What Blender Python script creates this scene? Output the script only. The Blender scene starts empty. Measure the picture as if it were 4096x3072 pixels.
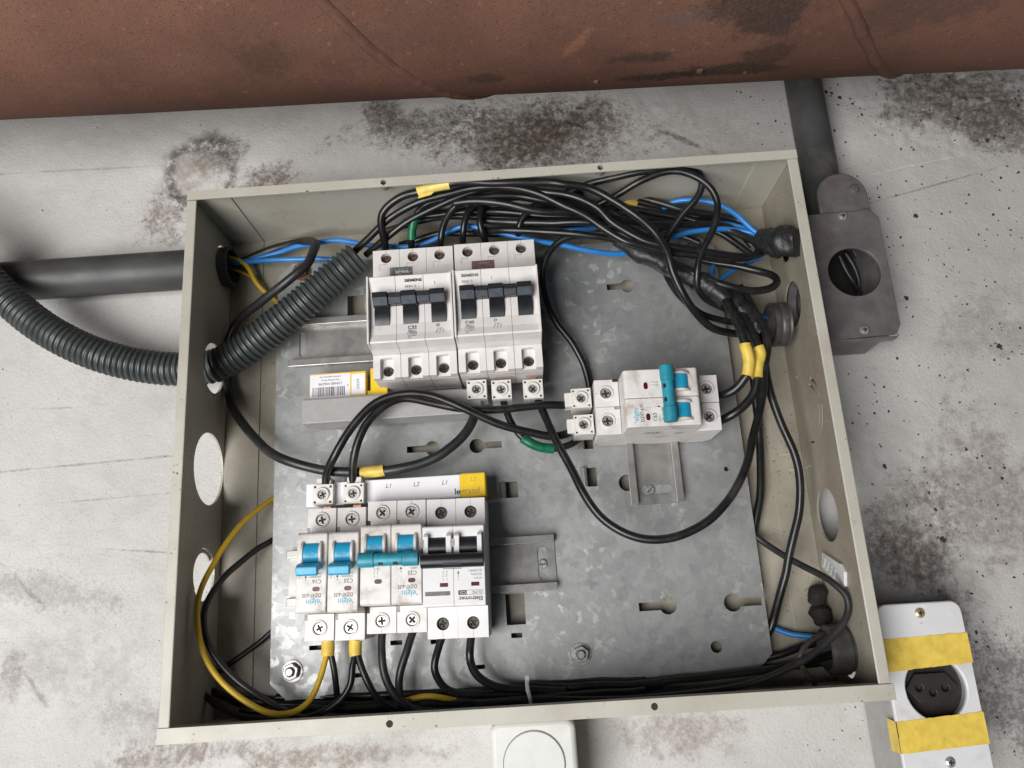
import bpy, bmesh, math, random
from mathutils import Vector, Matrix, noise
from mathutils.geometry import tessellate_polygon
random.seed(7)
PI = math.pi
scn = bpy.context.scene
col = scn.collection

# ------------------------------------------------------------------ camera
# place coordinates in millimetres: u along the wall, v up, h out of the wall;
# (0,0,0) is the lower left back corner of the enclosure
def T(p):
    return Vector(((p[0] - 200) / 1000, -p[2] / 1000, 1.5 + p[1] / 1000))
cam_data = bpy.data.cameras.new('camera')
cam = bpy.data.objects.new('camera', cam_data)
col.objects.link(cam)
cam_data.sensor_width = 36
cam_data.lens = 36 * 3100 / 4096
cam_data.clip_start = 0.01
cam_data.clip_end = 50
_r = Vector((0.99778, 0.02744, -0.06064)); _u = Vector((0.06572, -0.26225, 0.96276)); _b = Vector((0.01052, -0.96461, -0.26347))
_m = Matrix((( _r.x, _u.x, _b.x), (_r.y, _u.y, _b.y), (_r.z, _u.z, _b.z))).to_4x4()
_m.translation = T((210.17, 66.33, 529.5))
cam.matrix_world = _m
scn.camera = cam

# ------------------------------------------------------------------ light
world = bpy.data.worlds.new('World')
scn.world = world
world.use_nodes = True
bg = world.node_tree.nodes['Background']
bg.inputs['Color'].default_value = (0.72, 0.87, 1.0, 1)
bg.inputs['Strength'].default_value = 0.05

def area(name, loc, target, size, power, color, size_y=None):
    d = bpy.data.lights.new(name, 'AREA')
    d.energy = power; d.color = color; d.size = size
    if size_y:
        d.shape = 'RECTANGLE'; d.size_y = size_y
    o = bpy.data.objects.new(name, d)
    col.objects.link(o)
    o.location = loc
    o.rotation_euler = (Vector(target) - Vector(loc)).to_track_quat('-Z', 'Y').to_euler()
    return o
# daylight from the open side of the shed: to the left, in front, reaching down to the ground
area('daylight_opening', (-0.70, -1.48, 1.0), (0.0, 0.0, 1.65), 0.9, 44, (1.0, 0.985, 0.97), 1.3)

scn.view_settings.view_transform = 'Standard'
scn.view_settings.look = 'None'
scn.view_settings.gamma = 1
scn.view_settings.exposure = 0.0
scn.view_settings.use_curve_mapping = False

# ------------------------------------------------------------------ shader helpers
class Sh:
    def __init__(s, name, rough=0.5, metal=0.0, spec=0.5):
        s.m = bpy.data.materials.new(name)
        s.m.use_nodes = True
        s.t = s.m.node_tree
        s.b = s.t.nodes['Principled BSDF']
        s.b.inputs['Roughness'].default_value = rough
        s.b.inputs['Metallic'].default_value = metal
        s.b.inputs['Specular IOR Level'].default_value = spec
        s.cache = {}
        s.tc = s.t.nodes.new('ShaderNodeTexCoord')
        s.co = s.tc.outputs['Object']
    def set(s, sock, val):
        if isinstance(val, bpy.types.NodeSocket):
            s.t.links.new(val, sock)
        elif isinstance(val, (tuple, list)) and len(val) == 3 and sock.type == 'RGBA':
            sock.default_value = (*val, 1)
        else:
            sock.default_value = val
    def noise(s, scale, detail=3.0, rough=0.55, dist=0.0, co=None):
        key = (scale, detail, rough, dist, None if co is None else str(co.node.name))
        if key in s.cache: return s.cache[key]
        n = s.t.nodes.new('ShaderNodeTexNoise')
        s.t.links.new(co or s.co, n.inputs['Vector'])
        n.inputs['Scale'].default_value = scale
        n.inputs['Detail'].default_value = detail
        n.inputs['Roughness'].default_value = rough
        n.inputs['Distortion'].default_value = dist
        s.cache[key] = n.outputs['Fac']
        return n.outputs['Fac']
    def voro(s, scale, feature='F1', out='Distance', co=None, rnd=1.0):
        n = s.t.nodes.new('ShaderNodeTexVoronoi')
        n.feature = feature
        s.t.links.new(co or s.co, n.inputs['Vector'])
        n.inputs['Scale'].default_value = scale
        n.inputs['Randomness'].default_value = rnd
        return n.outputs[out]
    def math(s, op, a, b=0.0, clamp=False):
        n = s.t.nodes.new('ShaderNodeMath')
        n.operation = op; n.use_clamp = clamp
        s.set(n.inputs[0], a); s.set(n.inputs[1], b)
        return n.outputs[0]
    def step(s, v, lo, hi):
        n = s.t.nodes.new('ShaderNodeMapRange')
        n.interpolation_type = 'SMOOTHSTEP'
        s.set(n.inputs[0], v)
        n.inputs[1].default_value = lo; n.inputs[2].default_value = hi
        n.inputs[3].default_value = 0; n.inputs[4].default_value = 1
        return n.outputs[0]
    def mix(s, fac, a, b, blend='MIX'):
        n = s.t.nodes.new('ShaderNodeMix')
        n.data_type = 'RGBA'; n.blend_type = blend
        s.set(n.inputs[0], fac); s.set(n.inputs[6], a); s.set(n.inputs[7], b)
        return n.outputs[2]
    def scaled(s, vec):
        n = s.t.nodes.new('ShaderNodeVectorMath')
        n.operation = 'MULTIPLY'
        s.t.links.new(s.co, n.inputs[0]); n.inputs[1].default_value = vec
        return n.outputs[0]
    def ell(s, c, r, rot=0.0, soft=0.55, wob=0.35, wscale=30, under=False):
        """soft-edged stain: 1 inside an ellipse of the surface (mm), ragged border"""
        n = s.t.nodes.new('ShaderNodeMapping')
        n.vector_type = 'TEXTURE'
        s.t.links.new(s.co, n.inputs[0])
        n.inputs['Location'].default_value = (c[0] / 1000, 0, c[2] / 1000) if under else (c[0] / 1000, c[1] / 1000, 0)
        n.inputs['Rotation'].default_value = (0, -rot, 0) if under else (0, 0, rot)
        n.inputs['Scale'].default_value = (r[0] / 1000, 10, r[1] / 1000) if under else (r[0] / 1000, r[1] / 1000, 10)
        l = s.t.nodes.new('ShaderNodeVectorMath'); l.operation = 'LENGTH'
        s.t.links.new(n.outputs[0], l.inputs[0])
        d = s.math('ADD', l.outputs['Value'], s.math('MULTIPLY', s.math('SUBTRACT', s.noise(wscale, 4), 0.5), wob * 2))
        return s.step(d, 1.0 + soft * .4, 1.0 - soft * .6)
    def color(s, v): s.set(s.b.inputs['Base Color'], v); return s
    def rough(s, v): s.set(s.b.inputs['Roughness'], v); return s
    def bump(s, h, strength=0.3, dist=0.001):
        n = s.t.nodes.new('ShaderNodeBump')
        n.inputs['Strength'].default_value = strength
        n.inputs['Distance'].default_value = dist
        s.set(n.inputs['Height'], h)
        s.t.links.new(n.outputs[0], s.b.inputs['Normal'])
        return s

M = {}
def simple(key, c, rough=0.5, metal=0.0, var=0.12, scale=120, bumpk=0.0, spec=0.5, dirt=None, dirtamt=0.5, dscale=60):
    s = Sh(key, rough, metal, spec)
    n = s.noise(scale, 4)
    cc = s.mix(s.step(n, .3, .7), tuple(x * (1 - var) for x in c), tuple(min(1, x * (1 + var)) for x in c))
    if dirt:
        d = s.math('MULTIPLY', s.step(s.noise(dscale, 6, .65, .4), .50, .74), dirtamt)
        cc = s.mix(d, cc, dirt)
    s.color(cc)
    s.rough(s.math('ADD', s.math('MULTIPLY', s.math('SUBTRACT', s.noise(scale * 1.7, 3), .5), .25), rough))
    if bumpk:
        s.bump(s.noise(scale * 6, 3), bumpk, 0.0006)
    M[key] = s.m
    return s.m
simple('white_plastic', (0.69, 0.66, 0.645), 0.42, var=.03, dirt=(0.34, 0.27, 0.21), dirtamt=.36, dscale=45)
simple('grimy_plastic', (0.69, 0.66, 0.635), 0.45, var=.04, dirt=(0.27, 0.20, 0.14), dirtamt=.72, dscale=55)
simple('clean_plastic', (0.71, 0.705, 0.70), 0.40, var=.02, dirt=(0.40, 0.35, 0.30), dirtamt=.18, dscale=40)
simple('connector_plastic', (0.70, 0.68, 0.64), 0.40, var=.04, dirt=(0.35, 0.29, 0.22), dirtamt=.35, dscale=90)
simple('black_plastic', (0.012, 0.013, 0.016), 0.34, var=.2)
simple('lever_grey', (0.055, 0.062, 0.080), 0.36, var=.25, scale=300)
simple('blue_lever', (0.015, 0.33, 0.56), 0.38, var=.08, dirt=(0.02, 0.10, 0.14), dirtamt=.35, dscale=120)
simple('teal_lever', (0.020, 0.25, 0.34), 0.42, var=.15, dirt=(0.03, 0.07, 0.08), dirtamt=.6, dscale=90)
simple('dark_red', (0.10, 0.010, 0.014), 0.25, var=.2)
simple('dark_hole', (0.012, 0.011, 0.010), 0.6, var=.2)  # near-black colour standing in for shade inside holes, slots and notches
simple('ink', (0.035, 0.033, 0.034), 0.6, var=.1)
simple('faint_ink', (0.30, 0.28, 0.275), 0.6, var=.2, scale=400)
simple('grey_ink', (0.16, 0.155, 0.155), 0.6, var=.2, scale=400)
simple('logo_blue', (0.12, 0.42, 0.55), 0.5, var=.08)
simple('faint_blue', (0.012, 0.25, 0.43), 0.45)
simple('amber_ink', (0.50, 0.31, 0.02), 0.5)
simple('screw_steel', (0.50, 0.50, 0.48), 0.28, 0.6, var=.3, scale=500, dirt=(.16, .14, .11), dirtamt=.5, dscale=400)
simple('shaded_screw', (0.085, 0.075, 0.062), 0.45, .5, var=.4, scale=500)  # dark bronze, darkened further for the shade down the screw wells
simple('brass_screw', (0.50, 0.42, 0.24), 0.25, .5, var=.15, scale=700)
simple('bolt_steel', (0.40, 0.39, 0.37), 0.36, .5, var=.25, scale=500, dirt=(.16, .10, .06), dirtamt=.5, dscale=400)
simple('rusty_bolt', (0.16, 0.085, 0.05), 0.7, .3, var=.3, scale=400)
simple('black_cable', (0.0095, 0.0098, 0.0102), 0.33, var=.25, scale=90, dirt=(0.045, 0.041, 0.035), dirtamt=.6, dscale=60)
simple('dull_cable', (0.018, 0.018, 0.019), 0.40, var=.25, scale=90, dirt=(0.055, 0.05, 0.042), dirtamt=.5, dscale=80)
simple('dusty_cable', (0.05, 0.042, 0.034), 0.6, var=.3, scale=150)
simple('blue_cable', (0.025, 0.20, 0.56), 0.35, var=.1)
simple('yellow_cable', (0.62, 0.40, 0.025), 0.40, var=.1)
simple('yellow_tape', (0.72, 0.52, 0.09), 0.42, var=.10, scale=160, dirt=(.38, .24, .05), dirtamt=.35, dscale=130)
simple('pale_yellow_tape', (0.80, 0.62, 0.16), 0.42, var=.08, scale=160, dirt=(.50, .36, .10), dirtamt=.3, dscale=130)
simple('green_tape', (0.005, 0.115, 0.052), 0.40, var=.25, scale=200)
simple('black_tape', (0.020, 0.020, 0.021), 0.36, var=.3, scale=200, bumpk=.4)
simple('yellow_plastic', (0.82, 0.55, 0.02), 0.36, var=.04)
simple('grey_bar', (0.36, 0.35, 0.34), 0.5, var=.05, dirt=(.22, .2, .18), dirtamt=.3)
simple('paper_label', (0.80, 0.79, 0.82), 0.55, var=.02)
simple('rigid_conduit', (0.060, 0.062, 0.062), 0.48, var=.18, scale=40, dirt=(0.15, 0.14, 0.125), dirtamt=.55, dscale=18)
simple('corrugated', (0.046, 0.056, 0.055), 0.40, var=.15, scale=60, dirt=(0.09, 0.09, 0.082), dirtamt=.4, dscale=50)
simple('bushing', (0.05, 0.048, 0.047), 0.42, var=.2, scale=150, dirt=(.13, .12, .105), dirtamt=.5, dscale=120)
simple('cast_fitting', (0.155, 0.145, 0.145), 0.36, .25, var=.18, scale=70, bumpk=.15, dirt=(0.06, 0.035, 0.03), dirtamt=.4, dscale=35)
simple('outlet_white', (0.665, 0.665, 0.675), 0.40, var=.02, dirt=(.40, .37, .33), dirtamt=.4, dscale=40)
simple('outlet_side', (0.36, 0.35, 0.34), 0.55, var=.06, dirt=(.2, .17, .14), dirtamt=.35)
simple('box_plastic', (0.62, 0.63, 0.60), 0.45, var=.03, dirt=(.42, .38, .28), dirtamt=.35, dscale=30)
simple('socket_black', (0.028, 0.023, 0.021), 0.42, var=.2)
simple('hologram', (0.30, 0.33, 0.31), 0.3, .6, var=.55, scale=500)
simple('brown_sticker', (0.20, 0.13, 0.125), 0.35, .3, var=.35, scale=500)
simple('clear_tie', (0.62, 0.64, 0.64), 0.3, var=.1)
simple('tie_mount', (0.60, 0.60, 0.585), 0.4, var=.04)
simple('foam_strip', (0.014, 0.013, 0.012), 0.85, var=.4, scale=400, bumpk=.8)
simple('copper', (0.72, 0.35, 0.20), 0.35, .9)

# painted sheet steel of the enclosure: beige grey powder coat with orange peel, dust and rust pin holes
def paint(key, dust):
    s = Sh(key, 0.42)
    base = s.mix(s.step(s.noise(9, 4), .3, .7), (0.43, 0.415, 0.35), (0.495, 0.48, 0.415))
    if dust > .5: base = s.mix(s.step(s.noise(11, 6, .65), .25, .75), (0.26, 0.235, 0.185), (0.40, 0.375, 0.31))  # dustier, with the base also darkened to put shade inside the enclosure
    film = s.math('MULTIPLY', s.step(s.noise(16, 6, .62), .42, .72), .35 + .5 * dust)
    base = s.mix(film, base, (0.30, 0.255, 0.19) if dust < .5 else (0.235, 0.195, 0.145))
    spots = s.math('MULTIPLY', s.step(s.voro(260, rnd=1), .20, .06), s.step(s.noise(22, 4), .56 - .16 * dust, .68))
    base = s.mix(spots, base, (0.10, 0.065, 0.04))
    grit = s.math('MULTIPLY', s.step(s.noise(420, 2), .66, .72), s.step(s.noise(30, 4), .52 - .14 * dust, .64))
    base = s.mix(grit, base, (0.13, 0.09, 0.06))
    scr = s.math('MULTIPLY', s.step(s.noise(9, 3, .6, co=s.scaled((3, 40, 3))), .70, .715), s.step(s.noise(18, 3), .52, .62))
    base = s.mix(s.math('MULTIPLY', scr, .6), base, (0.60, 0.59, 0.55))
    rub = s.math('MULTIPLY', s.step(s.noise(75, 6, .75), .60, .74), .45)
    base = s.mix(rub, base, (0.235, 0.20, 0.155))
    s.color(base)
    s.rough(s.math('ADD', s.math('MULTIPLY', s.noise(60, 3), .25), .30))
    s.bump(s.noise(900, 2), .22, .0004)
    M[key] = s.m
paint('enclosure_paint', 0.15)
paint('dusty_darkened_paint', 1.0)

# galvanised sheet: spangle flakes, pale abraded flakes, dull film and fine brushing
s = Sh('galvanised', 0.36, 0.45)
def distorted(s, k, scale):
    n = s.t.nodes.new('ShaderNodeTexNoise'); n.inputs['Scale'].default_value = scale; n.inputs['Detail'].default_value = 3
    s.t.links.new(s.co, n.inputs['Vector'])
    m = s.t.nodes.new('ShaderNodeVectorMath'); m.operation = 'MULTIPLY_ADD'
    s.t.links.new(n.outputs['Color'], m.inputs[0]); m.inputs[1].default_value = (k, k, 0); s.t.links.new(s.co, m.inputs[2])
    return m.outputs[0]
dc = distorted(s, .012, 160)
def cell(scale):
    sep = s.t.nodes.new('ShaderNodeSeparateColor')
    s.t.links.new(s.voro(scale, out='Color', co=dc), sep.inputs[0])
    return sep.outputs
c1, c2 = cell(170), cell(330)
base = s.mix(s.step(s.noise(9, 5, .6), .3, .7), (0.295, 0.30, 0.30), (0.375, 0.38, 0.378))
base = s.mix(s.math('MULTIPLY', c1[0], .20), base, (0.46, 0.465, 0.46))
base = s.mix(s.math('MULTIPLY', c2[1], .11), base, (0.19, 0.19, 0.185))
flake = s.math('MULTIPLY', s.step(c1[2], .88, .90), s.step(s.noise(380, 3, .6), .40, .52))
flake = s.math('MULTIPLY', flake, s.step(s.noise(8, 3), .38, .56))
base = s.mix(s.math('MULTIPLY', flake, .28), base, (0.64, 0.645, 0.63))
flake2 = s.math('MULTIPLY', s.step(c2[2], .945, .955), s.step(s.noise(14, 3), .42, .58))
base = s.mix(s.math('MULTIPLY', flake2, .42), base, (0.70, 0.70, 0.68))
base = s.mix(s.math('MULTIPLY', s.step(s.noise(30, 7, .72), .52, .80), .40), base, (0.20, 0.188, 0.17))
base = s.mix(s.math('MULTIPLY', s.step(s.noise(60, 5, .7, co=s.scaled((6, .6, 1))), .55, .75), .22), base, (0.15, 0.15, 0.15))
s.color(base)
s.rough(s.math('ADD', s.math('MULTIPLY', s.noise(70, 4), .28), s.math('ADD', s.math('MULTIPLY', c1[1], .14), .22)))
s.bump(s.noise(240, 5), .12, .0006)
M['galvanised'] = s.m
s = Sh('rail_zinc', 0.34, 0.55)
s.color(s.mix(s.step(s.noise(60, 5), .3, .7), (0.25, 0.245, 0.235), (0.37, 0.36, 0.34)))
s.rough(s.math('ADD', s.math('MULTIPLY', s.noise(160, 4), .3), .2))
M['rail_zinc'] = s.m

# rusted red-oxide pipe
s = Sh('rusted_pipe', 0.85, 0.0, 0.15)
base = s.mix(s.step(s.noise(7, 6, .6), .30, .70), (0.118, 0.060, 0.043), (0.190, 0.096, 0.068))
base = s.mix(s.math('MULTIPLY', s.step(s.noise(40, 6, .7), .5, .72), .6), base, (0.19, 0.088, 0.056))
base = s.mix(s.math('MULTIPLY', s.step(s.noise(900, 2, .6), .56, .68), .55), base, (0.055, 0.024, 0.020))
base = s.mix(s.math('MULTIPLY', s.step(s.noise(220, 4, .6), .62, .72), .5), base, (0.30, 0.15, 0.09))
PIPE_SH, PIPE_BASE = s, base

# ------------------------------------------------------------------ mesh helpers
class MB:
    """collects geometry in millimetres (x, y, z) = (u, v, h)"""
    def __init__(s): s.v = []; s.f = []; s.sm = []
    def add(s, vs, fs, smooth=False):
        o = len(s.v)
        s.v += [tuple(p) for p in vs]
        s.f += [tuple(i + o for i in f) for f in fs]
        s.sm += [smooth] * len(fs)
        return s
    def box(s, x0, x1, y0, y1, z0, z1):
        vs = [(x, y, z) for z in (z0, z1) for y in (y0, y1) for x in (x0, x1)]
        return s.add(vs, [(0, 2, 3, 1), (4, 5, 7, 6), (0, 1, 5, 4), (2, 6, 7, 3), (0, 4, 6, 2), (1, 3, 7, 5)])
    def prism(s, poly, t0, t1, fr=None, smooth=False, holes=()):
        """outline (a,b) with optional holes, extruded t0..t1; fr maps (a,b,t) to (x,y,z)"""
        fr = fr or (lambda a, b, t: (a, b, t))
        loops = [list(poly)] + [list(h) for h in holes]
        def area2(l): return sum(l[i][0] * l[(i + 1) % len(l)][1] - l[(i + 1) % len(l)][0] * l[i][1] for i in range(len(l)))
        if area2(loops[0]) < 0: loops[0].reverse()
        for h in loops[1:]:
            if area2(h) > 0: h.reverse()
        flat = [p for l in loops for p in l]
        tris = tessellate_polygon([[Vector((p[0], p[1], 0)) for p in l] for l in loops])
        n = len(flat)
        p0, p1, p2 = [Vector(fr(*q)) for q in ((0, 0, 0), (1, 0, 0), (0, 1, 0))]
        p3 = Vector(fr(0, 0, 1))
        flip = ((p1 - p0).cross(p2 - p0)).dot(p3 - p0) * (t1 - t0) < 0
        vs = [fr(p[0], p[1], t0) for p in flat] + [fr(p[0], p[1], t1) for p in flat]
        fs = []; sm = []
        for t in tris:
            a, b, c = t
            q = (flat[b][0] - flat[a][0]) * (flat[c][1] - flat[a][1]) - (flat[c][0] - flat[a][0]) * (flat[b][1] - flat[a][1])
            if q < 0: b, c = c, b
            fs += [(a, c, b), (a + n, b + n, c + n)]; sm += [False, False]
        k = 0
        for l in loops:
            m = len(l)
            for i in range(m):
                a, b = k + i, k + (i + 1) % m
                fs.append((a, b, b + n, a + n)); sm.append(smooth)
            k += m
        if flip: fs = [tuple(reversed(f)) for f in fs]
        o = len(s.v)
        s.v += [tuple(p) for p in vs]; s.f += [tuple(i + o for i in f) for f in fs]; s.sm += sm
        return s
    def lathe(s, prof, n=24, c=(0, 0, 0), fr=None):
        """profile (r, z) turned about the z axis at c; fr remaps axes"""
        fr = fr or (lambda a, b, t: (a, b, t))
        vs = []; fs = []
        for r, z in prof:
            for i in range(n):
                a = 2 * PI * i / n
                q = fr(r * math.cos(a), r * math.sin(a), z)
                vs.append((q[0] + c[0], q[1] + c[1], q[2] + c[2]))
        for j in range(len(prof) - 1):
            for i in range(n):
                k = (i + 1) % n
                fs.append((j * n + i, j * n + k, (j + 1) * n + k, (j + 1) * n + i))
        o = len(s.v)
        s.add(vs, fs, True)
        if prof[0][0] > 1e-6: s.f.append(tuple(o + i for i in reversed(range(n)))); s.sm.append(False)
        if prof[-1][0] > 1e-6:
            b = o + (len(prof) - 1) * n
            s.f.append(tuple(b + i for i in range(n))); s.sm.append(False)
        return s
    def ring(s, prof, n=24, c=(0, 0, 0), fr=None):
        """closed (r, z) profile turned into a ring"""
        fr = fr or (lambda a, b, t: (a, b, t))
        m = len(prof); vs = []; fs = []
        for i in range(n):
            a = 2 * PI * i / n
            for r, z in prof:
                q = fr(r * math.cos(a), r * math.sin(a), z)
                vs.append((q[0] + c[0], q[1] + c[1], q[2] + c[2]))
        for i in range(n):
            for j in range(m):
                fs.append((i * m + j, ((i + 1) % n) * m + j, ((i + 1) % n) * m + (j + 1) % m, i * m + (j + 1) % m))
        return s.add(vs, fs, True)
    def tube(s, path, r, sides=12, step=2.0, caps=True, lump=0.0):
        pts, rad = resample(path, r, step)
        vs = []; fs = []
        t = (pts[1] - pts[0]).normalized()
        nrm = t.cross(Vector((.31, .52, .79))).normalized()
        n = len(pts)
        for i, p in enumerate(pts):
            t2 = (pts[min(i + 1, n - 1)] - pts[max(i - 1, 0)]).normalized()
            nrm = (nrm - t2 * nrm.dot(t2)).normalized()
            bn = t2.cross(nrm)
            for k in range(sides):
                a = 2 * PI * k / sides
                q = p + (nrm * math.cos(a) + bn * math.sin(a)) * rad[i]
                if lump:
                    q += (q - p) * lump * (noise.fractal(q * .11, 1, 2, 3) + .5 * abs(noise.noise(q * .35)))
                vs.append(tuple(q))
        for i in range(n - 1):
            for k in range(sides):
                q = (k + 1) % sides
                fs.append((i * sides + k, i * sides + q, (i + 1) * sides + q, (i + 1) * sides + k))
        o = len(s.v)
        s.add(vs, fs, True)
        if caps:
            s.f.append(tuple(o + k for k in reversed(range(sides)))); s.sm.append(False)
            b = o + (n - 1) * sides
            s.f.append(tuple(b + k for k in range(sides))); s.sm.append(False)
        return s
    def mesh(s, name, origin=(0, 0, 0)):
        me = bpy.data.meshes.new(name)
        ox, oy, oz = origin
        me.from_pydata([((x - ox) / 1000, (y - oy) / 1000, (z - oz) / 1000) for x, y, z in s.v], [], s.f)
        me.polygons.foreach_set('use_smooth', s.sm)
        if any(s.sm): me.set_sharp_from_angle(angle=math.radians(42))
        me.validate()
        return me

def resample(path, r, step):
    P = [Vector(p) for p in path]
    R = list(r) if isinstance(r, (list, tuple)) else [r] * len(P)
    if len(P) == 2:
        n = max(1, int((P[1] - P[0]).length / step))
        return [P[0].lerp(P[1], i / n) for i in range(n + 1)], [R[0] + (R[1] - R[0]) * i / n for i in range(n + 1)]
    Q = [P[0] * 2 - P[1]] + P + [P[-1] * 2 - P[-2]]
    out = []; rad = []
    for i in range(1, len(Q) - 2):
        p0, p1, p2, p3 = Q[i - 1:i + 3]
        d = [max((b - a).length, 1e-3) ** .5 for a, b in ((p0, p1), (p1, p2), (p2, p3))]
        t0 = 0; t1 = d[0]; t2 = t1 + d[1]; t3 = t2 + d[2]
        n = max(2, int((p2 - p1).length / step))
        for k in range(n):
            t = t1 + (t2 - t1) * k / n
            a1 = p0 * ((t1 - t) / (t1 - t0)) + p1 * ((t - t0) / (t1 - t0))
            a2 = p1 * ((t2 - t) / (t2 - t1)) + p2 * ((t - t1) / (t2 - t1))
            a3 = p2 * ((t3 - t) / (t3 - t2)) + p3 * ((t - t2) / (t3 - t2))
            b1 = a1 * ((t2 - t) / (t2 - t0)) + a2 * ((t - t0) / (t2 - t0))
            b2 = a2 * ((t3 - t) / (t3 - t1)) + a3 * ((t - t1) / (t3 - t1))
            out.append(b1 * ((t2 - t) / (t2 - t1)) + b2 * ((t - t1) / (t2 - t1)))
            rad.append(R[i - 1] + (R[i] - R[i - 1]) * k / n)
    out.append(P[-1]); rad.append(R[-1])
    return out, rad

RX = Matrix.Rotation(PI / 2, 4, 'X')
def place(o, origin, rot=0.0):
    o.matrix_world = Matrix.Translation(T(origin)) @ RX @ Matrix.Rotation(rot, 4, 'Z')
def tags(o, label, cat, group=None):
    o['label'] = label; o['category'] = cat
    if group: o['group'] = group
def thing(name, label, cat, origin=(0, 0, 0), rot=0.0, group=None):
    o = bpy.data.objects.new(name, None)
    o.empty_display_size = .01
    col.objects.link(o)
    place(o, origin, rot)
    tags(o, label, cat, group)
    return o
def bevel(o, w, seg=2, ang=40):
    if w:
        m = o.modifiers.new('bevel', 'BEVEL')
        m.width = w / 1000; m.segments = seg; m.limit_method = 'ANGLE'; m.angle_limit = math.radians(ang)
        m.harden_normals = False
def tidy(me):
    # merge coplanar triangles so that bevels only see real edges
    b = bmesh.new(); b.from_mesh(me)
    bmesh.ops.dissolve_limit(b, angle_limit=.006, use_dissolve_boundaries=False, verts=b.verts[:], edges=b.edges[:])
    b.to_mesh(me); b.free()
def part(name, mb, mat, parent, bev=0, off=(0, 0, 0), rot=0.0, seg=2):
    me = mb.mesh(name) if isinstance(mb, MB) else mb
    if not me.materials: me.materials.append(M[mat])
    o = bpy.data.objects.new(name, me)
    col.objects.link(o)
    o.parent = parent
    o.matrix_basis = Matrix.Translation(Vector(off) / 1000) @ Matrix.Rotation(rot, 4, 'Z')
    if bev and isinstance(mb, MB): tidy(me)
    bevel(o, bev, seg)
    return o
def solo(name, mb, mat, label, cat, origin=(0, 0, 0), bev=0, group=None):
    """a thing that is one mesh; mb in enclosure coordinates"""
    me = mb.mesh(name, origin)
    me.materials.append(M[mat])
    o = bpy.data.objects.new(name, me)
    col.objects.link(o)
    place(o, origin)
    tags(o, label, cat, group)
    bevel(o, bev)
    return o
def sub(name, mb, mat, parent, origin, bev=0):
    """child of a one-mesh thing: mb in enclosure coordinates, origin of the parent"""
    me = mb.mesh(name, origin)
    me.materials.append(M[mat])
    o = bpy.data.objects.new(name, me)
    col.objects.link(o)
    o.parent = parent
    bevel(o, bev)
    return o

def circle(cx, cy, r, n=24, a0=0.0):
    return [(cx + r * math.cos(a0 + 2 * PI * i / n), cy + r * math.sin(a0 + 2 * PI * i / n)) for i in range(n)]
def rect(x0, x1, y0, y1): return [(x0, y0), (x1, y0), (x1, y1), (x0, y1)]
def rrect(x0, x1, y0, y1, r, n=5):
    out = []
    for cx, cy, a in ((x1 - r, y1 - r, 0), (x0 + r, y1 - r, PI / 2), (x0 + r, y0 + r, PI), (x1 - r, y0 + r, 1.5 * PI)):
        out += [(cx + r * math.cos(a + PI / 2 * i / n), cy + r * math.sin(a + PI / 2 * i / n)) for i in range(n + 1)]
    return out
def arcslot(cx, cy, r0, r1, a0, a1, n=12):
    A = [a0 + (a1 - a0) * i / n for i in range(n + 1)]
    return [(cx + r1 * math.cos(a), cy + r1 * math.sin(a)) for a in A] + [(cx + r0 * math.cos(a), cy + r0 * math.sin(a)) for a in reversed(A)]
YZ = lambda a, b, t: (t, a, b)          # outline in (y, z), extruded along x
XZ = lambda a, b, t: (a, t, b)          # outline in (x, z), extruded along y

TEXTS = []
def text(s, x, y, z, size, mat, parent, align='CENTER', rot=0.0, bold=0.0, shear=0.0, name='lettering', sx=1.0, spacing=1.0):
    c = bpy.data.curves.new(name, 'FONT')
    c.body = s; c.size = size / 1000; c.align_x = align; c.align_y = 'CENTER'
    c.offset = bold / 1000; c.shear = shear; c.space_character = spacing; c.resolution_u = 3
    c.extrude = 0.00002
    o = bpy.data.objects.new(name, c)
    col.objects.link(o)
    o.parent = parent
    o.matrix_basis = Matrix.Translation(Vector((x, y, z + .05)) / 1000) @ Matrix.Rotation(rot, 4, 'Z') @ Matrix.Diagonal((sx, 1, 1, 1))
    TEXTS.append((o, M[mat]))
    return o
def finish_texts():
    bpy.context.view_layer.update()
    dg = bpy.context.evaluated_depsgraph_get()
    for o, m in TEXTS:
        me = bpy.data.meshes.new_from_object(o.evaluated_get(dg))
        me.materials.clear(); me.materials.append(m)
        n = bpy.data.objects.new('lettering', me)
        col.objects.link(n)
        n.parent = o.parent; n.matrix_basis = o.matrix_basis.copy()
        cv = o.data
        bpy.data.objects.remove(o); bpy.data.curves.remove(cv)

# ------------------------------------------------------------------ screws shared by many things
def plus(r, w):
    return [(-w, -r), (w, -r), (w, -w), (r, -w), (r, w), (w, w), (w, r), (-w, r), (-w, w), (-r, w), (-r, -w), (-w, -w)]
def cross_screw_mesh(r):
    mb = MB()
    mb.prism(circle(0, 0, r, 20), -.9, 0, smooth=True, holes=[plus(r * .74, r * .21)])
    for k in range(4):
        a = PI / 4 + k * PI / 2
        ca, sa = math.cos(a), math.sin(a)
        q = [(r * .40, -.12), (r * .85, -.12), (r * .85, .12), (r * .40, .12)]
        mb.prism([(x * ca - y * sa, x * sa + y * ca) for x, y in q], 0, .18)
    me = mb.mesh('screw'); me.materials.append(M['screw_steel'])
    return me
def recess_mesh(r):
    me = MB().prism(circle(0, 0, r, 16), -1.6, -.95).mesh('recess'); me.materials.append(M['dark_hole'])
    return me
SCREW = cross_screw_mesh(3.1)
SCREW_S = cross_screw_mesh(2.7)
SCREW_D = cross_screw_mesh(3.0); SCREW_D.materials.clear(); SCREW_D.materials.append(M['shaded_screw'])
RECESS = recess_mesh(3.1)
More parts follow.
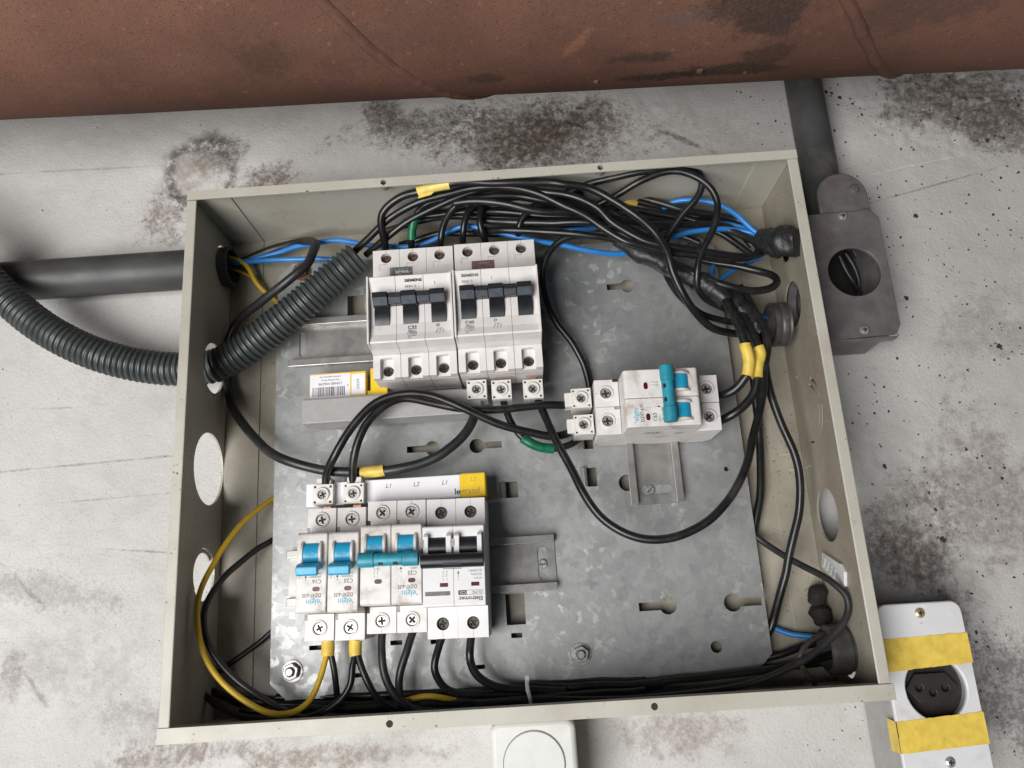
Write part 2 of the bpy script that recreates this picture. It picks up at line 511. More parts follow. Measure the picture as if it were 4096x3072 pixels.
def put_screw(parent, x, y, z, me=None, rot=0.0):
    o = part('screw', me or SCREW, 'screw_steel', parent, off=(x, y, z), rot=rot)
    part('screw_recess', RECESS, 'dark_hole', o)
    return o
def slotted_screw(parent, x, y, z, r, rot, mat='screw_steel'):
    mb = MB()
    mb.lathe([(r, 0), (r, .8), (r * .85, 1.25)], 24)
    mb2 = MB().prism([(a * math.cos(rot) - b * math.sin(rot), a * math.sin(rot) + b * math.cos(rot)) for a, b in rect(-r * .84, r * .84, -.3, .3)], 1.2, 1.32)
    o = part('screw', mb, mat, parent, off=(x, y, z))
    part('screw_slot', mb2, 'dark_hole', o)
    return o

# ------------------------------------------------------------------ the wall
CRATER = (-26.6,397.2,0)
ROUGH = (235.9,410,0)
ROUGH2 = (569.4,414.3,0)
DIRT_R = (467.8,90.7,0)
LOWL = (-81.8,50.1,0)
def wall_h(u, v):
    p = Vector((u, v, 0))
    h = noise.fractal(p * .012, 1.0, 2.0, 4) * .9 + noise.fractal(p * .06, 1.0, 2.0, 3) * .25
    d = math.hypot((u - CRATER[0]) / 24, (v - CRATER[1]) / 25) + noise.fractal(p * .05, 1, 2, 3) * .35
    k = max(0.0, min(1.0, (1.05 - d) / .18))
    h -= 2.6 * k * (1 - .45 * max(0, 1 - d)) - 0.9 * k * noise.fractal(p * .11, 1, 2, 4)
    h += 1.0 * math.exp(-((d - 1.18) / .14) ** 2)
    for c, rx, ry, a in ((ROUGH, 95, 34, 1.0), (ROUGH2, 75, 40, 1.3), (DIRT_R, 45, 70, .7)):
        d = math.hypot((u - c[0]) / rx, (v - c[1]) / ry)
        if d < 1.4:
            h += a * max(0, 1 - d / 1.4) ** .7 * (noise.fractal(p * .16, 1, 2, 4) * 2.2 - .6)
    d = math.hypot((u - LOWL[0]) / 130, (v - LOWL[1]) / 110)
    if d < 1.5:
        q = Vector((u * .02, v * .055, 3))
        h += max(0, 1 - d / 1.5) * noise.fractal(q, 1, 2, 4) * 1.3
    return h
mb = MB()
us = [-1500, -900, -500, -320] + [-230 + 2.4 * i for i in range(int(890 / 2.4))] + [720, 1000, 1500, 2200]
vs_ = [-1400, -800, -400, -200] + [-75 + 2.4 * i for i in range(int(665 / 2.4))] + [700, 1000, 1500]
nu = len(us)
pts = []
for v in vs_:
    for u in us:
        pts.append((u, v, min(2.2, wall_h(u, v)) - 2.4))
fs = [(j * nu + i, j * nu + i + 1, (j + 1) * nu + i + 1, (j + 1) * nu + i) for j in range(len(vs_) - 1) for i in range(nu - 1)]
mb.add(pts, fs, True)

s = Sh('painted_plaster', 0.78, 0, .25)
pale = s.mix(s.step(s.noise(5, 5, .6), .30, .70), (0.50, 0.487, 0.468), (0.62, 0.607, 0.59))
pale = s.mix(s.math('MULTIPLY', s.step(s.noise(26, 7, .70), .48, .75), .42), pale, (0.35, 0.33, 0.305))
pale = s.mix(s.math('MULTIPLY', s.step(s.noise(70, 6, .7), .56, .72), .40), pale, (0.60, 0.59, 0.58))
pale = s.mix(s.math('MULTIPLY', s.step(s.noise(900, 3, .7), .52, .68), .38), pale, (0.25, 0.24, 0.225))
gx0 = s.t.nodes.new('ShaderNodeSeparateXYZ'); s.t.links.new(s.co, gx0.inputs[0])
pale = s.mix(s.math('MULTIPLY', s.step(gx0.outputs[0], -.05, .55), .40), pale, (0.38, 0.365, 0.345))   # light falloff from the left painted in as grey, over some dust
# paint spatter: scattered dark dots, larger to the right
gx = s.t.nodes.new('ShaderNodeSeparateXYZ'); s.t.links.new(s.co, gx.inputs[0])
right = s.step(gx.outputs[0], .30, .50)
dco = distorted(s, .0035, 420)
def dots(scale, pw, k, lo):
    vd = s.t.nodes.new('ShaderNodeTexVoronoi'); vd.inputs['Scale'].default_value = scale
    s.t.links.new(dco, vd.inputs['Vector'])
    sc = s.t.nodes.new('ShaderNodeSeparateColor'); s.t.links.new(vd.outputs['Color'], sc.inputs[0])
    size = s.math('MULTIPLY', s.math('MULTIPLY', s.math('POWER', sc.outputs[0], pw), k), s.math('ADD', lo, s.math('MULTIPLY', right, 1 - lo)))
    return s.step(s.math('SUBTRACT', size, vd.outputs['Distance']), .0, .05)
dt = s.math('MAXIMUM', dots(105, 4.0, .25, .12), dots(300, 4.5, .34, .45))
def fall(c, r, rot, under=False, wob=.5, wscale=24):
    n = s.t.nodes.new('ShaderNodeMapping'); n.vector_type = 'TEXTURE'
    s.t.links.new(s.co, n.inputs[0])
    n.inputs['Location'].default_value = (c[0] / 1000, 0, c[2] / 1000) if under else (c[0] / 1000, c[1] / 1000, 0)
    n.inputs['Rotation'].default_value = (0, -rot, 0) if under else (0, 0, rot)
    n.inputs['Scale'].default_value = (r[0] / 1000, 10, r[1] / 1000) if under else (r[0] / 1000, r[1] / 1000, 10)
    l = s.t.nodes.new('ShaderNodeVectorMath'); l.operation = 'LENGTH'
    s.t.links.new(n.outputs[0], l.inputs[0])
    d = s.math('ADD', l.outputs['Value'], s.math('MULTIPLY', s.math('SUBTRACT', s.noise(wscale, 3), .5), wob * 2))
    return s.math('SUBTRACT', 1.25, d, True)
# grime with shapes of its own: grains of dirt that thin out towards the border
GRAIN = s.math('ADD', .45, s.math('MULTIPLY', s.step(s.noise(240, 5, .75), .36, .58), .55))
def grime(c, r, rot, amt, scale, cover=.0, under=False, hard=.17):
    scale = min((45, 65, 95, 150), key=lambda q: abs(q - scale))
    n = s.math('ADD', s.math('MULTIPLY', s.noise(scale, 9, .82), .68), s.math('MULTIPLY', s.noise(scale * 3.1, 5, .7), .32))
    v = s.math('ADD', s.math('MULTIPLY', fall(c, r, rot, under), .36), n)
    return s.math('MULTIPLY', s.math('MULTIPLY', s.step(v, .70 - cover, .70 - cover + hard), amt), GRAIN)
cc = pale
relief = None
for c, r, rot, amt, scale, cover, colr in (
    ((-96.1,39.5,0), (115, 55), -.25, .45, 55, -.04, (0.30, 0.285, 0.27)),
    ((-39,2.5,0), (75, 30), -.2, .60, 70, -.02, (0.27, 0.25, 0.235)),
    ((-116.1,87.6,0), (90, 22), -.25, .55, 90, .0, (0.24, 0.225, 0.21)),
    (ROUGH, (112, 42), -.05, .88, 130, .08, (0.105, 0.080, 0.062)),
    (ROUGH, (76, 26), .25, .90, 60, .05, (0.075, 0.055, 0.042)),
    ((117.5,440.1,0), (24, 28), .3, .88, 90, .05, (0.12, 0.095, 0.075)),
    ((142.7,427.6,0), (110, 26), .1, .8, 170, .0, (0.11, 0.095, 0.08)),
    ((19.8,388.4,0), (56, 28), .2, .85, 90, -.02, (0.12, 0.080, 0.06)),
    ((-13.5,413.2,0), (46, 34), .2, .75, 140, -.02, (0.12, 0.10, 0.085)),
    (ROUGH2, (86, 42), -.25, .88, 70, .08, (0.105, 0.085, 0.072)),
    ((598.4,385.5,0), (50, 40), -.3, .80, 110, .02, (0.11, 0.09, 0.078)),
    (DIRT_R, (52, 72), .1, .62, 50, -.01, (0.10, 0.078, 0.066)),
    ((456.8,73.3,0), (50, 28), .1, .80, 60, .04, (0.085, 0.068, 0.058)),
    ((516.2,109,0), (80, 110), .1, .60, 45, -.02, (0.16, 0.125, 0.10)),
    ((508.1,-6.9,0), (46, 70), .3, .80, 150, .02, (0.11, 0.105, 0.10)),
    ((549.9,231.6,0), (70, 60), .2, .45, 60, -.04, (0.20, 0.175, 0.155)),
    ((290.3,-22.9,0), (100, 30), 0, .60, 50, -.05, (0.20, 0.14, 0.11)),
    ((-11.1,-18.1,0), (110, 18), .05, .7, 60, -.03, (0.17, 0.125, 0.10)),
    ((53.8,-24.4,0), (80, 18), 0, .7, 50, -.03, (0.19, 0.135, 0.105)),
    ((115.3,-25.2,0), (60, 16), 0, .6, 60, -.03, (0.19, 0.14, 0.11)),
    ((-135.8,38.9,0), (20, 34), 0, .5, 90, -.03, (0.15, 0.11, 0.09)),
    ((-55.6,356.7,0), (34, 46), 0, .75, 110, -.03, (0.15, 0.10, 0.08)),
    ((363.8,399.9,0), (95, 50), 0, .30, 200, -.05, (0.22, 0.205, 0.185)),
    ((349.2,397,0), (42, 4), -.55, .8, 80, .02, (0.14, 0.12, 0.10)),
    # hairline cracks and float marks
    ((-95.3,174,0), (95, 1.4), .03, .55, 60, .02, (0.20, 0.185, 0.17)),
    ((-77,148.6,0), (80, 1.2), .02, .5, 60, .0, (0.24, 0.22, 0.205)),
    ((-122.1,215.9,0), (40, 1.6), -.03, .5, 60, .0, (0.22, 0.20, 0.19)),
    ((-55.2,111.2,0), (46, 1.6), -.12, .6, 60, .01, (0.20, 0.185, 0.17)),
    ((-111.3,407.7,0), (110, 1.8), -.02, .5, 40, .03, (0.25, 0.235, 0.22)),
    ((-125.3,85.1,0), (34, 3.2), -.75, .5, 70, .0, (0.17, 0.15, 0.14)),
    ((-115.9,23.6,0), (34, 3.0), -.9, .5, 70, .0, (0.15, 0.14, 0.13)),
    ((526.6,343.7,0), (70, 1.0), .22, .7, 60, .06, (0.16, 0.145, 0.13)),
    ((523.6,363.4,0), (60, .7), .16, .6, 60, .05, (0.66, 0.65, 0.64)),
):
    g_ = grime(c, r, rot, amt, scale, cover)
    cc = s.mix(g_, cc, colr)
# broken edge of the crater holds black dirt
ring = s.math('MULTIPLY', s.ell(CRATER, (30, 32), 0, .5, .40, 45), s.math('SUBTRACT', 1.0, s.ell(CRATER, (22, 24), 0, .4, .45, 45)))
cc = s.mix(s.math('MULTIPLY', ring, s.step(s.noise(120, 8, .78), .38, .52)), cc, (0.07, 0.06, 0.055))
cc = s.mix(s.math('MULTIPLY', s.math('MULTIPLY', s.ell(CRATER, (22, 24), 0, .5, .4, 45), s.step(s.noise(60, 7, .75), .36, .62)), .75), cc, (0.29, 0.235, 0.195))
cc = s.mix(dt, cc, (0.045, 0.038, 0.034))
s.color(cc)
hb = s.math('ADD', s.math('MULTIPLY', s.noise(55, 9, .68), 1.0), s.math('MULTIPLY', s.noise(420, 5, .65), .5))
s.bump(hb, .42, .0026)
M['painted_plaster'] = s.m
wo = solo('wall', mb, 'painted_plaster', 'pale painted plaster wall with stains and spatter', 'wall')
del wo['category']; del wo['label']
wo['kind'] = 'structure'

# ------------------------------------------------------------------ spiral welded pipe above the enclosure
PV, PH, PRAD, PSL = 479.0, 145.0, 110.0, -0.0225
def pipe_c(u): return PV + PSL * (u - 190)
def pipe_p(u, deg, r):
    a = math.radians(deg)
    return (u, pipe_c(u) + r * math.sin(a), PH + r * math.cos(a))
mb = MB()
NS, NL = 120, 150
vs = []
for i in range(NL + 1):
    u = -420 + 1300 * i / NL
    for k in range(NS):
        a = 360 * k / NS
        r = PRAD + .5 * noise.noise(Vector((u * .01, math.cos(math.radians(a)) * 2, math.sin(math.radians(a)) * 2)))
        vs.append(pipe_p(u, a, r))
fs = [(i * NS + k, i * NS + (k + 1) % NS, (i + 1) * NS + (k + 1) % NS, (i + 1) * NS + k) for i in range(NL) for k in range(NS)]
fs = [tuple(reversed(f)) for f in fs]
mb.add(vs, fs, True)
s = PIPE_SH
cc = PIPE_BASE
GRAIN = s.math('ADD', .62, s.math('MULTIPLY', s.step(s.noise(620, 4, .75), .38, .58), .38))
for c, r, rot, amt, scale, cover, colr in (
    ((356.3,368.8,172.7), (40, 24), -.1, .85, 22, .12, (0.036, 0.029, 0.027)),
    ((310.4,370.9,113.5), (34, 10), .05, .88, 40, .08, (0.034, 0.026, 0.022)),
    ((349.3,368.9,117.7), (60, 11), .0, .85, 45, .06, (0.036, 0.028, 0.023)),
    ((371.2,365.6,133.1), (24, 14), .3, .75, 50, .05, (0.050, 0.034, 0.028)),
    ((295.3,366.9,137.4), (30, 9), -.1, .75, 50, .05, (0.045, 0.032, 0.026)),
    ((73.3,372,154.2), (24, 20), .2, .60, 30, .06, (0.065, 0.040, 0.032)),
    ((201.7,371,123), (18, 9), .0, .65, 60, .04, (0.045, 0.030, 0.024)),
    ((314.6,368.3,166.2), (24, 8), .1, .50, 60, .03, (0.10, 0.080, 0.088)),
    ((447.6,364.9,164.2), (70, 20), .2, .55, 30, .02, (0.060, 0.043, 0.039)),
    ((137.4,370.6,155.1), (70, 30), .2, .40, 25, .0, (0.090, 0.054, 0.045)),
    ((256.2,367.9,154), (22, 6), .9, .60, 90, .02, (0.30, 0.13, 0.075)),
):
    cc = s.mix(grime(c, r, rot, amt, scale, cover, True), cc, colr)
s.color(cc)
s.bump(s.math('ADD', s.noise(160, 6, .65), s.math('MULTIPLY', s.noise(900, 2), .4)), .35, .0012)
M['rusted_pipe'] = s.m
PO = (190, PV, PH)
pipe = solo('steel_pipe', mb, 'rusted_pipe', 'large rusty red-brown spiral welded steel pipe running above the open enclosure', 'pipe', (0, 0, 0))
def weld(u0, d0, k, lab):
    path = [pipe_p(u0 + k * (d - d0) + .8 * noise.noise(Vector((d * .21, u0, 0))), d, PRAD - 1.9 + .35 * noise.noise(Vector((d * .4, 3, u0)))) for d in range(70, -210, -2)]
    w = MB().tube(path, [4.2 + .35 * noise.noise(Vector((i * .6, u0, 1))) for i in range(len(path))], 10, 1.6)
    o = sub('weld_seam', w, 'rusted_pipe', pipe, (0, 0, 0))
weld(145.9, -90.4, -1.24, '')
weld(425.5, -93.1, -1.36, '')
# spatter beads of weld metal on the underside
for x, y, r in ((1512, 152, 2.2), (1285, 173, 1.8), (1420, 160, 1.2), (1588, 154, 1.5)):
    pass
for c, r in (((332.4,368.8,119.7), 2.6), ((269.9,372.2,112.1), 2.0), ((361.9,369.8,113.4), 1.6)):
    b = MB().lathe([(0, -r), (r * .8, -r * .6), (r, 0), (r * .75, r * .6), (0, r * .9)], 9, c)
    sub('weld_bead', b, 'rusted_pipe', pipe, (0, 0, 0))

# ------------------------------------------------------------------ enclosure
W, H, D = 400.0, 335.8, 76.8
FW = 6.4
enc = thing('electrical_enclosure', 'open beige sheet-steel electrical enclosure mounted on the stained wall', 'enclosure')
part('back_panel', MB().box(0, W, 0, H, -.6, 1.0), 'dusty_darkened_paint', enc)
for x0, x1 in ((1.4, 25.5), (W - 24, W - 1.4)):      # folded side tabs lapped over the back
    part('back_tab', MB().box(x0, x1, 1.6, H - 1.6, 1.0, 2.0), 'dusty_darkened_paint', enc, .3)
lh = [circle(309, 16, 15.2, 28), circle(229, 25.5, 17.5, 28), circle(159.5, 26, 24, 36), circle(91.5, 27, 16.6, 28)]
part('left_side', MB().prism(rect(0, H, 1.0, D - 1.4), 0, 1.4, YZ, False, lh), 'enclosure_paint', enc)
# the lowest knockout is only half pushed out: a crescent of sheet left in the hole
part('knockout_crescent', MB().prism(arcslot(91.5, 27, 13.6, 16.2, -.9, 2.3, 16), -1.0, .2, YZ), 'enclosure_paint', enc)
rh = [circle(104, 29.5, 17.2, 28), circle(246, 30, 15.6, 28), circle(20, 22, 14.5, 28), circle(288, 34, 12, 24),
      arcslot(172, 29, 20.2, 22.4, .45, 1.45), arcslot(172, 29, 20.2, 22.4, 1.62, 2.75), arcslot(172, 29, 16.0, 17.6, .35, 1.30), arcslot(172, 29, 16.0, 17.6, 1.55, 2.5), arcslot(172, 29, 20.4, 21.6, 3.2, 3.6),
      circle(198, 16, 1.7, 10), circle(301, 27, 2.2, 12)]
part('right_side', MB().prism(rect(0, H, 1.0, D - 1.4), W - 1.4, W, YZ, False, rh), 'dusty_darkened_paint', enc)
XH = lambda a, b, t: (a, t, b)
part('top_side', MB().prism(rect(1.4, W - 1.4, 1.0, D - 1.4), H - 1.4, H, XH), 'enclosure_paint', enc)
part('bottom_side', MB().prism(rect(1.4, W - 1.4, 1.0, D - 1.4), 0, 1.4, XH), 'enclosure_paint', enc)
for x0, x1 in ((1.5, 25.5), (W - 24, W - 1.5)):
    part('corner_tab', MB().box(x0, x1, H - 2.3, H - 1.4, 2.2, D - 2), 'enclosure_paint', enc, .3)
    part('corner_tab', MB().box(x0, x1, 1.4, 2.3, 2.2, D - 2), 'enclosure_paint', enc, .3)
part('rim', MB().prism(rect(0, W, H - FW, H), D - 1.4, D, None, False, [circle(129.5, H - 3.4, 1.9, 16), circle(271.8, H - 3.4, 1.9, 16)]), 'enclosure_paint', enc, .7)
part('rim', MB().prism(rect(-.2, W + 1.2, 0, 8.2), D - 1.2, D + .3, None, False, [circle(127.3, 3.6, 1.9, 16), circle(271.3, 4.1, 1.9, 16)]), 'enclosure_paint', enc, .7)
part('rim', MB().prism(rect(0, FW, 8.2, H - FW - .5), D - 1.4, D - .1), 'enclosure_paint', enc, .7)
part('rim', MB().prism(rect(W - 6.8, W, 8.4, H - FW - .1), D - 1.4, D - .1), 'enclosure_paint', enc, .7)
part('rim_return', MB().box(0, W, 8.2 - 1.3, 8.2, D - 9, D - 1.2), 'enclosure_paint', enc, .3)
for x, y in ((129.5, H - 3.4), (271.8, H - 3.4)):
    part('tapped_insert', MB().ring([(1.9, D - 6), (3, D - 6), (3, D - 1.5), (1.9, D - 1.5)], 16, (x, y, 0)), 'bolt_steel', enc)

# ------------------------------------------------------------------ mounting plate
PZ = 12.0
def keyhole(cx, cy, r, L, w, sgn):
    a = math.asin(w / r)
    out = []
    n = 18
    for i in range(n + 1):
        t = a + (2 * PI - 2 * a) * i / n
        out.append((cx + sgn * r * math.cos(t), cy + r * math.sin(t)))
    return out + [(cx + sgn * L, cy - w), (cx + sgn * L, cy + w)]
ph = [keyhole(291, 274.6, 4.9, 14.5, 2.3, -1), keyhole(148, 166.3, 5.0, 17.5, 2.2, -1), keyhole(178, 165.9, 5.0, 17, 2.2, 1),
      keyhole(295.1, 54.6, 5.6, 18.5, 2.6, -1), keyhole(336.4, 53.8, 5.6, 18.5, 2.6, 1),
      circle(343.7, 139.3, 1.6, 12), circle(322.6, 27.7, 3.6, 20), circle(277.0, 134.4, 5.6, 24), circle(320, 285, 3, 14),
      rect(191.6, 203.8, 48.6, 67.8), rect(194, 201, 40.6, 43.6), rect(64.8, 72.6, 40.8, 43.6), rect(116.8, 124.4, 40.8, 43.6), rect(142.5, 150, 40, 42.6),
      rect(91, 98.6, 22.8, 25.4), rect(168.8, 176.4, 23.2, 25.8), rect(90.4, 102.8, 265, 281.4), rect(250.4, 257.2, 133.4, 146), rect(195.5, 204, 129.4, 140), rect(249.8, 256.6, 158.8, 170)]
pl = thing('mounting_plate', 'galvanised steel mounting plate with keyhole slots inside the enclosure', 'plate', (0, 0, 0))
c_ = 10.5
out = [(40 + c_, 11.8), (356.8 - c_, 11.8), (356.8, 22), (356.8, 299), (346.5, 309), (50, 309), (40, 299), (40, 22)]
part('sheet', MB().prism(out, PZ - 1.5, PZ, None, False, ph), 'galvanised', pl, .25)
def lanced(x0, x1, y0, y1, parent):
    # tongue of the sheet pushed up into a little bridge
    mb = MB()
    prof = [(x0 - .6, PZ - 1), (x0 + .4, PZ + 2.2), (x0 + 2.0, PZ + 3.2), (x0 + 3.8, PZ + 2.4), (x0 + 4.4, PZ - 1), (x0 + 3.4, PZ - 1), (x0 + 3.0, PZ + 1.6), (x0 + 1.9, PZ + 2.3), (x0 + 1.0, PZ + 1.6), (x0 + .4, PZ - 1)]
    mb.prism(prof, y0, y1, XZ)
    part('bent_tab', mb, 'rail_zinc', parent, .25)
lanced(246.6, 257, 133.4, 146, pl); lanced(246.6, 256.6, 158.8, 170, pl); lanced(191.8, 204, 129.4, 140, pl)
for x, y, m in ((54.3, 28.9, 'bolt_steel'), (236.9, 28.5, 'bolt_steel'), (57.4, 302.2, 'rusty_bolt'), (341, 298, 'rusty_bolt')):
    st = part('stud', MB().lathe([(2.6, -10), (2.6, 7.2), (2.1, 7.8)], 16), m, pl, off=(x, y, PZ))
    part('nut', MB().prism(circle(0, 0, 5.4, 6, .35), .9, 5.2, None, False, [circle(0, 0, 2.7, 16)]), m, st, .5)
    part('washer', MB().prism(circle(0, 0, 6.8, 24), .02, .9, None, True, [circle(0, 0, 2.8, 16)]), m, st, .2)

# ------------------------------------------------------------------ mounting rails
def rail(label, origin, rot, L, slots, screw):
    t = thing('mounting_rail', label, 'rail', origin, rot, 'mounting rails')
    b = 1.1
    prof = [(-17.5, 7.5), (-17.5, 6.4), (-13.6, 6.4), (-13.6, .1), (13.6, .1), (13.6, 6.4), (17.5, 6.4), (17.5, 7.5), (12.4, 7.5), (12.4, 1.2), (-12.4, 1.2), (-12.4, 7.5)]
    lips = MB()
    lips.prism([(-17.5, 6.4), (-13.5, 6.4), (-13.5, .1), (-12.4, .1), (-12.4, 7.5), (-17.5, 7.5)], 0, L, YZ)
    lips.prism([(17.5, 6.4), (13.5, 6.4), (13.5, .1), (12.4, .1), (12.4, 7.5), (17.5, 7.5)], 0, L, YZ)
    part('rail_lips', lips, 'rail_zinc', t, .45)
    part('rail_web', MB().prism(rect(0, L, -12.4, 12.4), .1, 1.2, None, False, slots), 'rail_zinc', t)
    if screw: slotted_screw(t, screw[0], screw[1], 1.2, 3.0, screw[2])
    return t
rail('galvanised top-hat rail behind the bottom row of five breakers', (51.5, 86, PZ), 0, 174, [rrect(162.5, 168.5, -11, 10, 2.9)], (165.6, -1, 0.05))
rail('short vertical top-hat rail holding the breaker with the blue handle on the right', (294.8, 119, PZ), PI / 2, 80, [rrect(6, 12.6, -11, 9.5, 3)], (9.5, 3.6, .75 - PI / 2))
rail('top-hat rail behind the two large white three-pole breakers', (50.5, 246, PZ), 0, 180, [rrect(6, 10, -9, 9, 2)], None)

# ------------------------------------------------------------------ circuit breakers
def seam_lines(segs, w=.22, z=0):
    mb = MB()
    for (x0, y0), (x1, y1) in segs:
        if abs(x1 - x0) < abs(y1 - y0): mb.box(min(x0, x1) - w / 2, max(x0, x1) + w / 2, min(y0, y1), max(y0, y1), z, z + .04)
        else: mb.box(min(x0, x1), max(x0, x1), min(y0, y1) - w / 2, max(y0, y1) + w / 2, z, z + .04)
    return mb
def shoulder(root, x, y0, y1, yh, z0, z1, mat, r=3.6):
    o = part('terminal_cover', MB().prism(rect(x - 8.85, x + 8.85, y0, y1), z0, z1, None, True, [circle(x, yh, r, 24)]), mat, root, .35)
    return o
def arc_pts(cy, cz, r, a0, a1, n=8):
    return [(cy + r * math.cos(math.radians(a0 + (a1 - a0) * i / n)), cz + r * math.sin(math.radians(a0 + (a1 - a0) * i / n))) for i in range(n + 1)]
def switch_symbol(root, x, y, z, mat, n=2, sc=1.0):
    mb = MB()
    for k in range(n):
        px = x + k * 2.0 * sc
        mb.box(px - .09, px + .09, y + .7 * sc, y + 1.7 * sc, z, z + .05)
        mb.prism([(px - .09, y + .7 * sc), (px + .09, y + .7 * sc), (px - .62 * sc, y - .45 * sc), (px - .8 * sc, y - .45 * sc)], z, z + .05)
        mb.box(px - .09, px + .09, y - 1.5 * sc, y - .5 * sc, z, z + .05)
        mb.box(px - .75 * sc, px, y - 1.6 * sc, y - 1.42 * sc, z, z + .05)
        mb.box(px - .35 * sc, px + .35 * sc, y + 1.15 * sc, y + 1.3 * sc, z, z + .05)
    part('switch_symbol', mb, mat, root)

def blue_breaker(label, origin, rot, poles, rating, volts, dirty=True):
    t = thing('circuit_breaker', label, 'circuit breaker', origin, rot, 'circuit breakers with blue levers')
    zs, zf = 40.0, 60.0
    mat = 'grimy_plastic' if dirty else 'white_plastic'
    for i in range(poles):
        x = (i - (poles - 1) / 2) * 18
        core = [(-35, 2), (35, 2), (39, 9), (39, 35), (23.4, 35)] + arc_pts(20.4, zf - 2.4, 2.4, 8, 82, 6) + arc_pts(-20.4, zf - 2.4, 2.4, 98, 172, 6) + [(-23.4, 35), (-39, 35), (-39, 9)]
        part('pole_housing', MB().prism(core, x - 8.85, x + 8.85, YZ, True), mat, t, .55)
        for sg in (1, -1):
            y0, y1 = sorted((sg * 23.6, sg * 39))
            yh = sg * 31.8
            sh = shoulder(t, x, y0, y1, yh, 35.02, zs, 'white_plastic', 3.5)
            part('screw_collar', MB().ring([(3.5, zs - .5), (4.7, zs - .5), (4.7, zs + .7), (4.4, zs + 1.0), (3.8, zs + 1.0), (3.5, zs + .7)], 28, (x, yh, 0)), 'white_plastic', t)
            part('mould_seam', seam_lines([((x, y0 if sg < 0 else yh + 4.8), (x, yh - 4.8 if sg < 0 else y1 - .3))], z=zs), 'faint_ink', t)
            put_screw(t, x, yh, zs - .9, rot=random.uniform(0, 1.5))
            part('clip_notch', MB().box(x + 7.1, x + 8.95, (23.7 if sg > 0 else -27.2), (27.2 if sg > 0 else -23.7), zs - 2.5, zs + .05), 'dark_hole' if i else 'faint_ink', t)
        # cheeks either side of the lever opening, barrel with ON moulded in
        for sg in (-1, 1):
            chk = arc_pts(-10.6, 55.6, 8.4, 158, 22, 10)
            xa, xb = sorted((x + sg * 4.5, x + sg * 6.2))
            part('lever_cheek', MB().prism(chk, xa, xb, YZ, True), mat, t, .4)
        barrel = arc_pts(-10.4, 56.4, 7.1, 160, 20, 12)
        br = part('lever_barrel', MB().prism(barrel, x - 4.45, x + 4.45, YZ, True), 'blue_lever', t, .2)
        text('ON', x, -10.4, 63.5, 3.6, 'faint_blue', t, bold=.04)
        if poles == 1:
            hd = [(-5.8, 58), (-5.0, 66), (-3.6, 70.4), (-2.2, 71.6), (1.4, 70.6), (2.4, 69.4), (1.8, 67.6), (-.6, 66.4), (-1.6, 63), (-1.6, 58)]
            lv = part('lever', MB().prism(hd, x - 6.1, x + 6.1, YZ, False), 'blue_lever', t, .5)
            grip = MB()
            for k in range(4): grip.box(x - 5.6, x + 5.6, -2.6 + k * 1.0, -2.2 + k * 1.0, 71.0 - k * .28, 71.55 - k * .28)
            part('grip_ribs', grip, 'teal_lever', lv)
        else:
            st = [(-6, 57), (-5, 66), (0.4, 66), (-.2, 57)]
            part('lever_stem', MB().prism(st, x - 4.0, x + 4.0, YZ), 'teal_lever', t, .3)
        wx = x - 3.0 if poles == 1 or i == 0 else x - 1.6
        part('indicator_rim', MB().prism(rrect(wx - 2.6, wx + 2.6, 7.9, 11.1, 1.55), zf, zf + .06), 'clean_plastic', t)
        part('indicator_window', MB().prism(rrect(wx - 2.2, wx + 2.2, 8.2, 10.8, 1.25), zf + .02, zf + .10), 'dark_red', t)
    if poles == 2:
        mb = MB()
        for x0, x1, r in ((-17.2, -8.2, 3.7), (-8.2, 8.2, 3.2), (8.2, 17.2, 3.7)):
            mb.prism([(-2.4 + r * 1.15 * math.cos(a * PI / 8), 68 + r * math.sin(a * PI / 8)) for a in range(16)], x0, x1, YZ, True)
        lv = part('lever_bar', mb, 'teal_lever', t, .3)
        nt = MB()
        for x in (-4.2, 4.2): nt.box(x - 1.2, x + 1.2, -.7, .8, 69.2, 71.0)
        part('bar_notch', nt, 'dark_hole', lv)
    xl = -(poles - 1) * 9 - 6.0
    text('elgin', xl + .5, 16.6, zf, 4.5, 'logo_blue', t, 'LEFT', sx=1.0, bold=.06)
    part('logo_tick', MB().prism([(xl - .5, 18.0), (xl + .1, 18.2), (xl + .4, 16.9), (xl - .1, 16.9)], zf, zf + .05), 'logo_blue', t)
    text('DZ47-63S', xl, 12.9, zf, 3.0, 'ink', t, 'LEFT', sx=.88)
    text(rating, xl, 5.2, zf, 3.2, 'ink', t, 'LEFT')
    text(volts, xl, 2.6, zf, 1.75, 'grey_ink', t, 'LEFT')
    text('NBR NM 60898', xl, .8, zf, 1.35, 'grey_ink', t, 'LEFT')
    ax = xl + 9.2
    arrow = MB().box(ax - .12, ax + .12, 2.6, 5.0, zf, zf + .05).prism([(ax - .7, 3.0), (ax + .7, 3.0), (ax, 1.4)], zf, zf + .05)
    part('arrow_mark', arrow, 'ink', t)
    text('I', ax + 1.7, 3.2, zf, 1.7, 'grey_ink', t)
    if poles == 2:
        text('1  3', 8.6, 6.6, zf, 1.6, 'grey_ink', t)
        switch_symbol(t, 7.8, 3.6, zf, 'ink')
    else:
        switch_symbol(t, ax + 3.6, 2.4, zf, 'grey_ink', 1, .8)
    return t
TL = -0.022
blue_breaker('single-pole breaker with blue lever marked C16, leftmost of the bottom row', (82.6, 86.6, PZ), PI + TL, 1, 'C16', '230/400V~')
blue_breaker('single-pole breaker with blue lever marked C25, second from left in the bottom row', (100.9, 86.0, PZ), PI + TL, 1, 'C25', '230/400V~')
blue_breaker('grimy two-pole breaker with joined teal lever marked C25, middle of the bottom row', (128.8, 88.4, PZ), PI + TL, 2, 'C25', '400V~')
